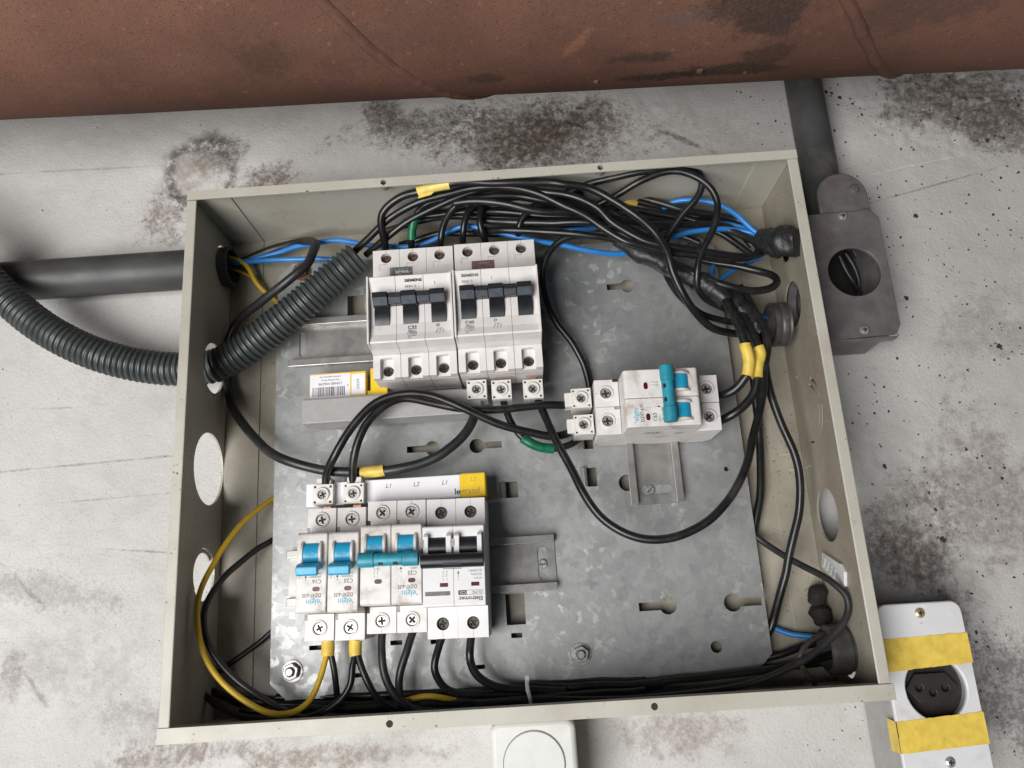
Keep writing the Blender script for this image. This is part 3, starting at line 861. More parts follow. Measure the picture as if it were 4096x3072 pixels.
b63 = blue_breaker('sideways two-pole breaker with upright teal lever bar marked C63, alone on the right', (295.6, 177, PZ), PI / 2 - .022, 2, 'C63', '400V~')

xs = -17.85 - .05
sp = MB().prism([(-2.5, 37.2), (11, 37.2), (11, 37.9), (-2.5, 37.9)], xs, xs + .04, YZ)
sp.prism(rect(2, 9, 39.5, 39.8), xs, xs + .04, YZ).prism(rect(0, 10, 41.6, 41.9), xs, xs + .04, YZ)
sp.prism([(4.2, 39.8), (5.4, 41.6), (5.0, 41.6), (3.8, 39.8)], xs, xs + .04, YZ).prism([(6.4, 39.8), (7.4, 41.4), (7.8, 41.4), (7.0, 39.8)], xs, xs + .04, YZ)
part('side_print', sp, 'ink', b63)
part('side_print', MB().prism(circle(1.5, 40.4, 1.1, 14), xs, xs + .03, YZ), 'grey_ink', b63)
sb = MB()
for k in range(9): sb.prism(rect(-15.6 + k * .62, -15.3 + k * .62, 33.5, 38.5), xs, xs + .04, YZ)
part('side_barcode', sb, 'faint_ink', b63)

def black_breaker(label, origin, rot):
    t = thing('circuit_breaker', label, 'circuit breaker', origin, rot)
    zs, zf = 40.0, 60.0
    for i in range(2):
        x = (i - .5) * 18
        core = [(-38, 2), (38, 2), (41, 9), (41, 35), (23.0, 35), (22.8, zf - .8), (22.0, zf), (-22.0, zf), (-22.8, zf - .8), (-23.0, 35), (-41, 35), (-41, 9)]
        part('pole_housing', MB().prism(core, x - 8.97, x + 8.97, YZ), 'clean_plastic', t, .4)
        for sg in (1, -1):
            y0, y1 = sorted((sg * 23.1, sg * 41)); yh = sg * 32.6
            o = part('terminal_cover', MB().prism(rect(x - 8.97, x + 8.97, y0, y1), 35.02, zs, None, True, [circle(x, yh, 3.7, 24)]), 'clean_plastic', t, .35)
            part('screw_well', MB().prism(circle(x, yh, 3.7, 20), 35.05, 36.0), 'dark_hole', t)
            put_screw(t, x, yh, 36.9, SCREW_D, rot=random.uniform(0, 1.5))
            part('mould_seam', seam_lines([((x, y0 if sg < 0 else yh + 3.9), (x, yh - 3.9 if sg < 0 else y1 - .3))], z=zs), 'faint_ink', t)
        for sg in (-1, 1):
            xa, xb = sorted((x + sg * 5.1, x + sg * (8.3 if sg * (i - .5) < 0 else 7.9)))
            part('lever_cheek', MB().prism([(-18.3, zf - 1), (-18.0, zf + 3.0), (-16.5, zf + 4.2), (-7.5, zf + 4.2), (-6.0, zf - 1)], xa, xb, YZ), 'clean_plastic', t, .4)
        part('lever_barrel', MB().prism(arc_pts(-10.6, 56.6, 6.6, 165, 15, 10), x - 5.0, x + 5.0, YZ, True), 'black_plastic', t, .2)
        part('lever_stem', MB().prism([(-6.5, 57), (-5.5, 66), (-.5, 66), (-1, 57)], x - 4.6, x + 4.6, YZ), 'black_plastic', t, .3)
        part('indicator_window', MB().prism(rect(x - 5.6, x - .9, 9.6, 11.8), zf, zf + .08), 'dark_red', t)
        part('cheek_slot', MB().prism(rrect(x + 7.7, x + 10.3, -15, -10.2, 1.0), zf + 4.0, zf + 4.25) if i == 0 else MB().prism(rrect(x + 7.6, x + 8.9, -15, -10.2, .6), zf + 4.0, zf + 4.25), 'faint_ink', t)
    mb = MB()
    mb.prism([(-2.6 + 4.1 * math.cos(a * PI / 8), 67.4 + 3.9 * math.sin(a * PI / 8)) for a in range(16)], -17.9, 17.9, YZ, True)
    lv = part('lever_bar', mb, 'black_plastic', t, .3)
    rb = MB()
    for k in range(5): rb.box(-5.5, 5.5, -1.2 + k * .75, -.85 + k * .75, 70.3 - k * .75, 71.4 - k * .85)
    part('grip_ribs', rb, 'lever_grey', lv)
    text('Eletromec', -16.4, 18.6, zf, 3.3, 'ink', t, 'LEFT', bold=.07)
    part('rating_frame', MB().prism(rrect(-16.6, -2.4, 14.0, 16.6, .5), zf, zf + .04, None, False, [rrect(-16.4, -2.6, 14.2, 16.4, .4)]), 'ink', t)
    part('rating_field', MB().prism(rect(-7.2, -2.6, 14.2, 16.4), zf, zf + .04), 'ink', t)
    text('ELMD', -15.8, 15.3, zf, 2.1, 'ink', t, 'LEFT', sx=1.1)
    text('C25', -4.9, 15.3, zf + .05, 2.1, 'clean_plastic', t)
    part('blanked_field', MB().prism(rrect(2.2, 16.6, 14.2, 16.6, .4), zf, zf + .05), 'grey_ink', t)
    text('415V~', -16.2, 7.4, zf, 1.9, 'grey_ink', t, 'LEFT')
    text('50/60Hz', -16.2, 5.3, zf, 1.9, 'grey_ink', t, 'LEFT')
    text('IEC60898-1', -16.2, 3.2, zf, 1.9, 'grey_ink', t, 'LEFT', sx=.9)
    ax = -2.6
    part('arrow_mark', MB().box(ax - .12, ax + .12, 4.2, 6.8, zf, zf + .05).prism([(ax - .7, 4.6), (ax + .7, 4.6), (ax, 3.0)], zf, zf + .05), 'ink', t)
    text('I', ax, 7.8, zf, 1.7, 'grey_ink', t)
    text('1   3', 4.9, 7.6, zf, 1.7, 'grey_ink', t)
    switch_symbol(t, 4.2, 4.6, zf, 'ink')
black_breaker('white two-pole breaker with black lever bar, rightmost of the bottom row', (165.0, 85.4, PZ), PI + TL)

def three_pole(label, origin, rating, name_x, fade, sticker, rot=0.0):
    t = thing('circuit_breaker', label, 'circuit breaker', origin, rot, 'white three-pole breakers')
    zs = 40.0
    for i in range(3):
        x = (i - 1) * 18
        face = [(17.6, 35), (17.6, 60.6), (17.0, 61.2), (13, 60.2), (8, 58.9), (-2, 57.4), (-14, 57.4), (-21, 58.6), (-26.0, 60.6), (-27.0, 60.2), (-28.2, 50), (-29.6, 46), (-31.5, 36), (-45.3, 36), (-45.3, 9), (-41, 2), (41, 2), (45.5, 9), (45.5, 35)]
        part('pole_housing', MB().prism(face, x - 8.92, x + 8.92, YZ), 'white_plastic', t, .25)
        part('terminal_cover', MB().prism(rect(x - 8.92, x + 8.92, 17.7, 45.5), 35.02, zs, None, True, [circle(x, 39.7, 3.6, 24)]), 'white_plastic', t, .3)
        part('screw_well', MB().prism(circle(x, 39.7, 3.6, 20), 35.05, 36.0), 'rusty_bolt', t)
        put_screw(t, x, 39.7, 36.9, SCREW_D, rot=random.uniform(0, 1.5))
        part('mould_seam', seam_lines([((x, 43.4), (x, 45.4)), ((x, 35.0), (x, 36.0)), ((x - 4.4, 35.0), (x, 35.0)), ((x - 4.4, 30.5), (x - 4.4, 35.0))], z=zs), 'grey_ink', t)
        # lower terminal: channel open towards the cable, with the screw hole in its floor
        notch = [(x - 8.92, -45.3), (x - 4.3, -45.3), (x - 4.3, -33.2), (x - 3.6, -32.2), (x + 3.4, -31.8), (x + 4.3, -33.0), (x + 4.3, -45.3), (x + 8.92, -45.3), (x + 8.92, -29.9), (x - 8.92, -29.9)]
        part('terminal_cover', MB().prism(notch, 39.6, 44.6), 'white_plastic', t, .3)
        part('channel_floor', MB().prism(rect(x - 8.9, x + 8.9, -45.2, -31.6), 36.02, 39.58, None, True, [circle(x, -39.6, 3.5, 24)]), 'white_plastic', t, .2)
        part('screw_well', MB().prism(circle(x, -39.6, 3.5, 20), 36.05, 36.6), 'dark_hole', t)
        put_screw(t, x, -39.6, 37.4, SCREW_D, rot=random.uniform(0, 1.5))
        part('lever_slot', MB().prism(arc_pts(-6.6, 39.2, 20.0, 62, 118, 10) , x - 4.75, x + 4.75, YZ, True), 'black_plastic', t, .15)
        lv = part('lever', MB().prism([(4.6, 55), (4.8, 66.4), (4.2, 67.2), (0.9, 67.0), (-3.4, 63.4), (-3.8, 62.2), (-2.8, 55)], x - 4.7, x + 4.7, YZ), 'black_plastic', t, .3)
        part('lever_lit_front', MB().prism([(0.85, 67.05), (-3.3, 63.6), (-3.15, 63.3), (1.0, 66.75)], x - 4.5, x + 4.5, YZ), 'lever_grey', lv)  # lit, worn front of the black lever, painted as a paler plate
        if i < 2:
            lk = part('lever_link', MB().prism([(4.2, 57.5), (4.4, 65.2), (3.8, 65.8), (0.9, 65.4), (-2.4, 62.6), (-2.1, 57.5)], x + 4.9, x + 13.1, YZ), 'black_plastic', t, .25)
            part('lever_lit_front', MB().prism([(0.85, 65.55), (-2.3, 62.85), (-2.15, 62.6), (1.0, 65.2)], x + 5.2, x + 12.8, YZ), 'lever_grey', lk)
    for sg in (-1, 1):
        xa, xb = sorted((sg * 26.9, sg * 25.9))
        part('side_frame', MB().prism([(17.8, 38), (17.8, 61.8), (17.2, 62.4), (-26.6, 62.0), (-27.4, 61.2), (-28.4, 49), (-29.5, 38)], xa - (.25 if sg < 0 else 0), xb + (.25 if sg > 0 else 0), YZ), 'white_plastic', t, .3)
    dk, md = ('grey_ink', 'faint_ink') if fade else ('ink', 'grey_ink')
    prof = [(17.0, 61.2), (13, 60.2), (8, 58.9), (-2, 57.4), (-14, 57.4), (-21, 58.6), (-26.0, 60.6)]
    def zf(y):
        for (ya, za), (yb, zb) in zip(prof, prof[1:]):
            if yb <= y <= ya: return za + (zb - za) * (ya - y) / (ya - yb)
        return 60
    nx = name_x
    def tx(s_, x, y, size, mat, **k):
        return text(s_, x, y, zf(y) + .28, size, mat, t, **k)
    tx('SIEMENS', nx, 13.6, 2.75, dk, align='LEFT', bold=.10, sx=1.08)
    tx('5SX1 3', nx, 10.0, 2.1, dk if not fade else 'grey_ink', align='LEFT', sx=1.15)
    tx(rating, nx + 1.0, -17.4, 3.0, dk, align='LEFT', bold=.05, sx=1.1)
    tx('380V~', nx + 1.0, -19.6, 1.7, md, align='LEFT', sx=1.2)
    tx('3000', nx + 1.7, -21.4, 1.7, md, align='LEFT', sx=1.25)
    y = -21.4
    part('rating_frame', MB().prism(rect(nx + .9, nx + 6.5, y - 1.0, y + 1.0), zf(y) + .15, zf(y) + .34, None, False, [rect(nx + 1.08, nx + 6.32, y - .82, y + .82)]), md, t)
    tx('Ui 440V~', nx + 1.0, -23.2, 1.4, md, align='LEFT', sx=1.2)
    tx('CE', nx + 1.0, -24.7, 1.4, md, align='LEFT', sx=1.2)
    ix = nx + 18.8
    tx('I', ix + .4, 11.2, 2.6, dk)
    tx('O', ix + 1.2, -16.9, 2.6, dk, bold=.05)
    tx('2 4 6', ix + 2.4, -19.3, 1.5, md)
    switch_symbol(t, ix + .6, -21.8, zf(-21.8) + .3, dk, 3, 1.0)
    part('sticker', MB().prism(rrect(-15.6, -.4, 26.0, 32.6, .5), zs + .02, zs + .12), sticker, t)
    if sticker == 'hologram': text('SIEMENS', -7.6, 29.0, zs + .12, 2.4, 'clean_plastic', t, bold=.05)
    else: text('SIEMENS', -7.6, 30.5, zs + .12, 1.8, 'faint_ink', t)
    return t
three_pole('white three-pole breaker with dark printed rating C32 and silver hologram sticker', (143.9, 250.2, PZ), 'C32', -3.0, False, 'hologram')
three_pole('white three-pole breaker with faded rating C40 and brown sticker', (198.7, 250.9, PZ), 'C40', -21.6, True, 'brown_sticker')

# ------------------------------------------------------------------ screw connectors
def connector(label, origin, rot, collar=True, square=False, srot=0.3):
    t = thing('screw_connector', label, 'connector', origin, rot, 'white screw connectors')
    b = MB().prism(rect(-6.4, 6.4, -6.3, 6.3), -19, 0, None, True, [(rect(x - .75, x + .75, y - .75, y + .75) if square else circle(x, y, .75, 10)) for x in (-4.9, 4.9) for y in (-4.8, 4.8)] + [circle(0, 0, 2.9, 20)])
    part('body', b, 'connector_plastic', t, .35)
    part('screw_collar', MB().ring([(2.9, -.6), (4.6, -.6), (4.4, .8), (4.0, 1.3), (3.3, 1.3), (2.9, .9)], 28), 'connector_plastic', t)
    put_screw(t, 0, 0, -.6, SCREW_S, srot)
    if collar:
        part('cable_collar', MB().box(-4.6, 4.6, 6.0, 10.6, -13, -1.6), 'connector_plastic', t, .6)
        text('932', 0, 8.4, -1.6, 2.6, 'connector_plastic', t)
    part('pin', MB().box(-2.4, 2.4, -13.5, -6.2, -14, -11.5), 'copper', t)
    return t
connector('white screw connector under the left pole of the C40 breaker', (181.8,196.9,44), PI, False, True, .5)
connector('white screw connector under the middle pole of the C40 breaker', (197.8,195.8,44), PI, False, True, .2)
connector('white screw connector under the right pole of the C40 breaker', (218.3,194.8,44), PI, False, True, .8)
connector('white screw connector above the leftmost bottom breaker', (82.1,134.9,46), TL, True, True, .4)
connector('white screw connector above the second bottom breaker from the left', (101.4,134.4,46), TL, True, False, .1)
connector('upper of the two white screw connectors left of the sideways breaker', (248.7,186,46), PI / 2, True, False, .6)
connector('lower of the two white screw connectors left of the sideways breaker', (248.9,168.6,46), PI / 2, True, False, .3)

# ------------------------------------------------------------------ comb busbars
t = thing('comb_busbar', 'white comb busbar marked L1 L2 with yellow end cap above the bottom breakers', 'busbar', (0, 0, 0))
part('housing', MB().box(70, 168, 128.4, 142.9, 24, 40), 'paper_label', t, .5)
part('end_cap', MB().box(168, 184.2, 128.0, 143.4, 23, 40.6), 'yellow_plastic', t, .9)
for s_, c in (('L1', (122.4,138.4,40)), ('L2', (140,138.2,40)), ('L1', (158.1,138.2,40))):
    text(s_, c[0], c[1], 40, 3.9, 'ink', t, shear=.3)
text('L2', 176.2, 139.2, 40.6, 3.6, 'amber_ink', t, shear=.3)
text('le', 168.0, 131.9, 40, 5.4, 'ink', t, 'RIGHT', bold=.12)
text('grand', 168.3, 131.9, 40.6, 5.4, 'amber_ink', t, 'LEFT', bold=.10)
t = thing('comb_busbar', 'grey comb busbar with yellow fins and barcode label below the three-pole breakers', 'busbar', (0, 0, 0))
part('cover', MB().box(66.5, 184, 182.4, 198.6, 22, 40), 'grey_bar', t, .6)
part('cover_edge', MB().box(66.8, 172, 198.2, 199.6, 30, 38.5), 'grey_bar', t, .3)
part('fin', MB().box(69, 107, 199.6, 218.6, 24, 31), 'yellow_plastic', t, .5)
part('fin', MB().box(110.4, 121.8, 199.6, 219.4, 24, 33), 'yellow_plastic', t, .5)
part('fin_base', MB().box(107, 110.4, 199.6, 205, 24, 29), 'yellow_plastic', t, .3)
lb = part('label', MB().prism(rect(69.4, 96.5, 201.0, 217.6), 31.02, 31.2), 'paper_label', t)
part('label', MB().prism(rect(97.4, 106.4, 202.5, 216.8), 31.02, 31.2), 'paper_label', t)
bc = MB()
x = 71.0
while x < 93:
    w_ = random.choice((.22, .22, .45, .6))
    bc.box(x, x + w_, 202.4, 208.8, 31.2, 31.24)
    x += w_ + random.choice((.25, .4, .55))
part('barcode', bc, 'ink', lb)
text('862904 089457', 83, 210.8, 31.2, 2.5, 'ink', t, sx=1.0)
text('7', 94.8, 209, 31.2, 2.2, 'ink', t)
text('Comp Plaque frita', 83, 213.6, 31.2, 1.7, 'ink', t)
text('tec scorrible pressure', 83, 215.9, 31.2, 1.6, 'ink', t)
text('233339', 101.8, 209.6, 31.2, 2.4, 'ink', t, rot=PI / 2)

# ------------------------------------------------------------------ conduits and fittings outside and through the sides
YZc = lambda a, b, t: (t, a, b)
def corrugated(path, r0, amp, pitch):
    pts, _ = resample(path, 1.0, .55)
    mb = MB(); vs = []; fs = []; sides = 32
    t = (pts[1] - pts[0]).normalized(); nrm = t.cross(Vector((0, 0, 1))).normalized()
    sarc = 0; n = len(pts)
    for i, p in enumerate(pts):
        if i: sarc += (p - pts[i - 1]).length
        t2 = (pts[min(i + 1, n - 1)] - pts[max(i - 1, 0)]).normalized()
        nrm = (nrm - t2 * nrm.dot(t2)).normalized(); bn = t2.cross(nrm)
        for k in range(sides):
            a = 2 * PI * k / sides
            ph = sarc / pitch
            if k == 20 or k == 21: ph += .12      # mould parting line
            c = math.sin(2 * PI * ph)
            w = math.tanh(c * 2.2)
            r = r0 + amp * w + (.12 if k in (20, 21) else 0)
            vs.append(tuple(p + (nrm * math.cos(a) + bn * math.sin(a)) * r))
    for i in range(n - 1):
        for k in range(sides):
            q = (k + 1) % sides
            fs.append((i * sides + k, i * sides + q, (i + 1) * sides + q, (i + 1) * sides + k))
    mb.add(vs, fs, True)
    return mb
path = [(-298.6,336.5,60),(-257,344.6,60),(-219.7,342.8,58),(-191.3,334.3,54),(-168.7,317.7,50),(-151.1,298.8,46),(-134.7,281.8,42),(-117.5,266.2,38),(-98.4,253.3,35),(-77.8,243,32),(-56.6,235.8,29),(-35.8,231.4,27),(-21.6,230,26),(1.5,230.5,26),(18.8,237.4,28),(40.1,250.5,32),(61.3,264.4,36),(77.3,276.5,38),(93.4,288.3,40),(105.3,297.1,41)]
solo('corrugated_conduit', corrugated(path, 10.8, .95, 3.95), 'corrugated', 'dark grey corrugated flexible conduit curving into the left side of the enclosure', 'conduit', path[0])
o = path[-1]
# rigid conduit entering the left side
mb = MB()
fr = lambda a, b, t: (t, a, b)
tilt = MB().ring([(12.6, -420), (14.4, -420), (14.4, 7), (13.9, 8), (12.6, 8)], 40, (0, 308.6, 15.2), fr)
solo('rigid_conduit', tilt, 'rigid_conduit', 'straight dark grey rigid conduit running along the wall into the left side', 'conduit', (0, 308, 15))
mb = MB().ring([(13.0, 398.8), (13.0, 230), (12.0, 230), (12.0, 398.8)], 40, (0, 0, 0), lambda a, b, t: (a, t, b))
t = thing('rigid_conduit', 'vertical dark rigid conduit behind the rusty pipe leading down to the grey fitting', 'conduit', (440, 0, 14.5))
part('tube', MB().ring([(11.8, 312), (13.1, 312), (13.1, 640), (11.8, 640)], 40, (0, 0, 0), lambda a, b, t: (a, t, -b)), 'rigid_conduit', t)
cl = part('clamp', MB().prism(arc_pts(0, 318, 17.0, 0, 180, 16) + [(-17, 304), (17, 304)], 24, 28.5, None, True), 'cast_fitting', t, .8)
part('clamp_rivet', MB().lathe([(3.4, 28), (3.4, 29.2), (2.6, 30.2), (0, 30.5)], 18, (8.6, 322, 0)), 'cast_fitting', cl)

# grey cast conduit fitting with a round opening, right of the enclosure
t = thing('conduit_fitting', 'dark grey metal conduit box with round opening on the right of the enclosure', 'conduit box', (0, 0, 0))
cov = [(404, 304), (448, 304.5), (452, 306), (456, 304.5), (460.5, 299), (460.5, 222), (457, 215.5), (404, 213.5)]
part('cover', MB().prism(cov, 42.5, 45.2, None, False, [circle(437.3, 260.5, 17.3, 48)]), 'cast_fitting', t, .8)
bod = [(407, 302), (456, 302), (459.5, 296), (459.5, 224), (455, 216.2), (407, 216.2)]
inn = [(410, 299), (454, 299), (456.5, 294), (456.5, 226), (453, 219.5), (410, 219.5)]
part('body', MB().prism(bod, -1, 42.4, None, False, [inn]), 'cast_fitting', t, 1.2)
part('floor', MB().prism(inn, -1, 1), 'dark_hole', t)
part('cover_lip', MB().prism(rect(408, 457, 212.6, 214.2), 38, 45.0), 'cast_fitting', t, .4)
for p in ((436.3,301.3,45.2), (436.3,219.4,45.2)):
    st = part('screw', MB().lathe([(3.1, 0), (3.1, .6), (2.2, 1.6)], 20), 'screw_steel', t, off=p)
    part('screw_recess', MB().prism(plus(1.6, .4), 1.45, 1.66), 'dark_hole', st)
for k, (p) in enumerate(([(440.6,283,20),(444,273.3,18),(448.5,264.6,16),(455,257.5,10)], [(448,287.5,14),(453.3,276.4,12),(455.3,265.5,10),(453.2,255,8)], [(455.6,291.2,10),(460.5,277.6,8),(460.9,263.3,6),(456.6,252.9,4)])):
    solo('cable', MB().tube(p, 1.5), 'dull_cable', 'black cable curving inside the round opening of the grey fitting', 'cable', p[0], group='cables inside the grey fitting')

# conduit ends and bushings at the right side
fr = lambda a, b, t: (t, a, b)
c1 = (386,232.1,29.8)
t = thing('conduit_bushing', 'grey threaded conduit bushing stub inside the right wall below the looped cables', 'bushing', (0, 0, 0))
part('sleeve', MB().ring([(13.4, 392), (13.4, 381), (14.9, 381), (14.9, 384.5), (14.2, 385.5), (14.9, 386.5), (14.9, 389.5), (14.2, 390.5), (14.9, 391.5), (14.9, 392)], 36, (0, c1[1], c1[2]), fr), 'bushing', t)
c2 = (400,244.1,22.7)
part('elbow', MB().ring([(13.6, 400.5), (15.2, 400.5), (15.2, 405.8), (13.6, 405.8)], 36, (0, 246, 30), fr), 'cast_fitting', t)
c3 = (390,23.2,28)
solo('conduit_bushing', MB().ring([(11.8, 400), (11.8, 384), (12.8, 384), (14.8, 386), (14.8, 396), (13.4, 397), (13.4, 400)], 36, (0, c3[1], c3[2]), fr), 'bushing', 'black bushing ring around the cables in the lower right corner', 'bushing', (390, c3[1], c3[2]))

# outlet box with taped faceplate at lower right
t = thing('outlet_box', 'white surface outlet box with two strips of yellow tape at lower right', 'outlet', (0, 0, 0))
x0, x1, y0, y1 = 411.8, 461.4, -62, 48
part('faceplate', MB().prism(rrect(x0, x1, y0, y1, 6, 6), 42.5, 46, None, True, [circle(438.0, .2, 17.4, 48)]), 'outlet_white', t, 1.2)
part('body', MB().prism(rrect(x0 + 1.5, x1 - 1.5, y0 + 1.5, y1 - 1.5, 8, 6), -1, 42.4, None, True, [circle(438, .2, 18.6, 40)]), 'outlet_side', t, .5)
sk = part('socket_insert', MB().prism(circle(438, .2, 18.4, 48), 24, 38, None, True), 'socket_black', t)
hexp = [(438 + 15 * math.cos(a), .2 + 9.6 * math.sin(a)) for a in (0, .95, PI - .95, PI, PI + .95, -.95)]
part('socket_face', MB().prism(hexp, 38, 41.0, None, False, [circle(430.5, 0.6, 2.4, 14), circle(445.5, -.2, 2.4, 14), circle(438, -2.6, 2.2, 14)]), 'socket_black', sk, .3)
part('socket_pip', MB().prism(arc_pts(438, .2, 16.6, 205, 245, 8) + arc_pts(438, .2, 15.2, 245, 205, 8), 38, 39.2), 'socket_black', sk)
text('TRAM', 443, -11.5, 36.2, 2.4, 'grey_ink', t, name='lettering') if False else None
def strip(ya, yb, yc, yd, fold, mat):
    # tape over the face: left edge ya..yb, right edge yc..yd, stuck down round the left side
    mb = MB()
    NX, NY = 30, 8
    vs = []
    for i in range(NX + 1):
        f = i / NX
        xx = x0 + .6 + (x1 + .1 - x0 - .6) * f
        lo = yb + (yd - yb) * f + .35 * noise.noise(Vector((xx * .35, yb, 0))) + .2 * noise.noise(Vector((xx * 1.3, yb, 4)))
        hi = ya + (yc - ya) * f + .30 * noise.noise(Vector((xx * .35, ya, 7))) + .2 * noise.noise(Vector((xx * 1.3, ya, 4)))
        for k in range(NY + 1):
            yy = lo + (hi - lo) * k / NY
            lift = .35 * max(0, noise.noise(Vector((xx * .10, yy * .35, ya)))) + (.5 * max(0, noise.noise(Vector((xx * .2, ya, k)))) if k in (0, NY) else 0)
            if math.hypot(xx - 438, yy - .2) < 16.5: lift -= .55
            vs.append((xx, yy, 46.15 + lift))
    mb.add(vs, [(i * (NY + 1) + k, (i + 1) * (NY + 1) + k, (i + 1) * (NY + 1) + k + 1, i * (NY + 1) + k + 1) for i in range(NX) for k in range(NY)], True)
    o = part('tape_strip', mb, mat, t)
    mb2 = MB().prism([(yb, 46.3), (ya, 46.3), (ya + .4, 46.3 - fold), (yb - .5, 46.3 - fold - 1)], x0 - .35, x0 - .1, YZ)
    mb2.prism([(x0 - .35, 46.3), (x0 - .35, 45.6), (x0 + .7, 46.05), (x0 + .7, 46.3)], yb, ya, XZ)
    part('tape_fold', mb2, mat, o)
    mb3 = MB().prism([(yd, 46.3), (yc, 46.3), (yc, 40), (yd, 40)], x1 + .1, x1 + .3, YZ)
    part('tape_fold', mb3, mat, o)
strip(28.6, 10.6, 29.8, 13.0, 10, 'yellow_tape')
strip(-16.2, -33.0, -13.4, -30.5, 12, 'yellow_tape')
for p, m in (((436.6,42.1,46), 'brass_screw'), ((437.6,-38.7,46), 'screw_steel')):
    st = part('screw', MB().lathe([(2.9, 0), (2.8, .7), (1.8, 1.5)], 20), m, t, off=p)
    part('screw_recess', MB().prism(plus(1.5, .38), 1.35, 1.56), 'dark_hole', st)
text('TRAMONTINA', 438.5, 36.4, 46, 1.9, 'outlet_white', t, bold=.03)

# white round-lid junction box under the enclosure
t = thing('junction_box', 'off-white plastic junction box with round lid below the enclosure', 'junction box', (0, 0, 0))
part('body', MB().prism(rrect(179.5, 229, -66, -4, 6, 6), -1, 44, None, True), 'box_plastic', t, 3.0, seg=3)
part('lid_groove', MB().prism(circle(204, -27, 18.0, 48), 43.9, 44.3, None, True), 'grey_ink', t)
part('lid', MB().prism(circle(204, -27, 17.5, 48), 44.0, 45.0, None, True), 'box_plastic', t, .5)

# ------------------------------------------------------------------ bits on the right wall inside
t = thing('tie_mount', 'small white adhesive cable tie mount on the right inner wall', 'tie mount', (0, 0, 0))
q = [(81.5, 15), (76, 12), (72, 10.5), (60, 38), (59.5, 43), (68, 46.5), (73, 42)]
part('pad', MB().prism(q, W - 3.6, W - 1.45, YZ), 'tie_mount', t, .5)
rb = MB()
for k in range(4):
    a = k / 4
    yv, zv = 76 - 10 * a, 18 + 18 * a
    rb.prism([(yv - 4.0, zv - 2.2), (yv - 3.0, zv - 2.0), (yv + 1.5, zv + 2.5), (yv + .5, zv + 3.0)], W - 4.6, W - 3.6, YZ)
part('rib', rb, 'tie_mount', t)
fp = [(392.9,59.4,6),(391.8,53.3,9),(390.5,48.9,8)]
solo('foam_strip', MB().tube(fp, [3.6, 5.4, 4.2], 12, 1.2, lump=.55), 'foam_strip', 'upper torn scrap of black foam in the lower right inner corner', 'foam scrap', fp[0], group='foam scraps')
fp = [(391.3,48.3,8),(391.3,43.9,10),(392.5,40,12),(394.1,37.7,13)]
solo('foam_strip', MB().tube(fp, [4.2, 6.4, 5.8, 3.5], 12, 1.2, lump=.55), 'foam_strip', 'lower torn scrap of black foam above the black bushing ring', 'foam scrap', fp[0], group='foam scraps')

# ------------------------------------------------------------------ cables
def wobble(path, r):
    # small kinks that a hand-bent cable keeps
    pts, _ = resample(path, 1.0, 9.0)
    out = [pts[0]]
    for p in pts[1:-1]:
        out.append(p + Vector((noise.noise(p * .045), noise.noise(p * .045 + Vector((9, 3, 1))), noise.noise(p * .045 + Vector((2, 7, 5))))) * .9)
    return out + [pts[-1]]
def cable(path, r, mat, label, group=None, sides=12):
    return solo('cable', MB().tube(wobble(path, r), r, 16, 1.8), mat, label, 'cable', path[0], group=group)
def band(o, origin, path, r, mat, name='tape_band'):
    n = len(path)
    rr = [r + .25 * math.sin(i * 2.1) for i in range(n)]
    return sub(name, MB().tube(wobble(path, r), r, 18, .8, lump=.07), mat, o, origin)
TOPG = 'black cables bundled along the top of the enclosure'
TOPL = 'black cable in the tangled bundle along the top inside of the enclosure'
p = [(121.9,303,30),(123.3,306.2,44),(123,312.4,52),(124.9,318.9,58),(130.7,324.2,62),(140.4,328.1,65),(150.7,328.6,68),(161.6,330.8,70),(172.7,330.6,72),(188.7,330.4,72),(218.5,328.1,72),(238.4,326.6,72),(247.2,324.7,72),(263.2,322.1,70),(277.8,314.1,68),(290.4,303.9,66),(300,293.4,66),(306.1,284.7,66),(310.3,273.8,66),(312.7,262.2,64),(317.2,250.3,60),(321.5,243.2,56),(328.1,236.5,50),(337.8,229.7,42),(349.2,227.4,34),(361.4,228.5,26),(378.1,230.2,20)]
o = cable(p, 2.6, 'black_cable', 'topmost black cable with a pale yellow tape flag, into the C32 breaker')
b = band(o, p[0], [(150.5,328.5,68),(157.7,330.3,69),(166.1,331,70.5),(172.7,330.6,72)], 3.5, 'pale_yellow_tape')
sub('tape_flag', MB().prism([(0, 0), (10, 3), (13, 7), (2, 5)], 0, .4, lambda a, b_, t: (p[6][0] + a * .9, p[6][1] - 5.5 + b_ * .7, p[6][2] + 1 + t)), 'pale_yellow_tape', o, p[0])
p = [(100.3,303.5,36),(115.9,311.3,46),(127.2,317.6,52),(139.6,323.1,56),(153.3,326.1,60),(168.9,328.6,62),(184.3,330.5,64),(203.4,329.9,66),(218.3,327.2,66),(233,321.5,66),(247.4,312.8,64),(261.4,305.2,62),(275,294.8,60),(285.8,286.7,60),(298.2,282.8,58),(311.6,279.8,56),(325.1,277.3,54),(352.6,274.2,50),(368.2,275.4,46),(377,281,42),(377.8,288.9,38),(371.6,296.9,34),(364,303.1,30),(355.5,307,28),(339.7,315.3,26),(321.8,323.6,24),(302.5,332,22),(287.7,340.8,22),(275.1,345,24)]
o = cable(p, 2.5, 'black_cable', 'long black cable from the corrugated conduit that doubles back at the upper right')
band(o, p[0], [(302.5,331.8,22),(297.9,334.8,22),(293.3,338,22),(287.7,340.8,22),(282.8,342.6,23)], 3.4, 'yellow_tape')
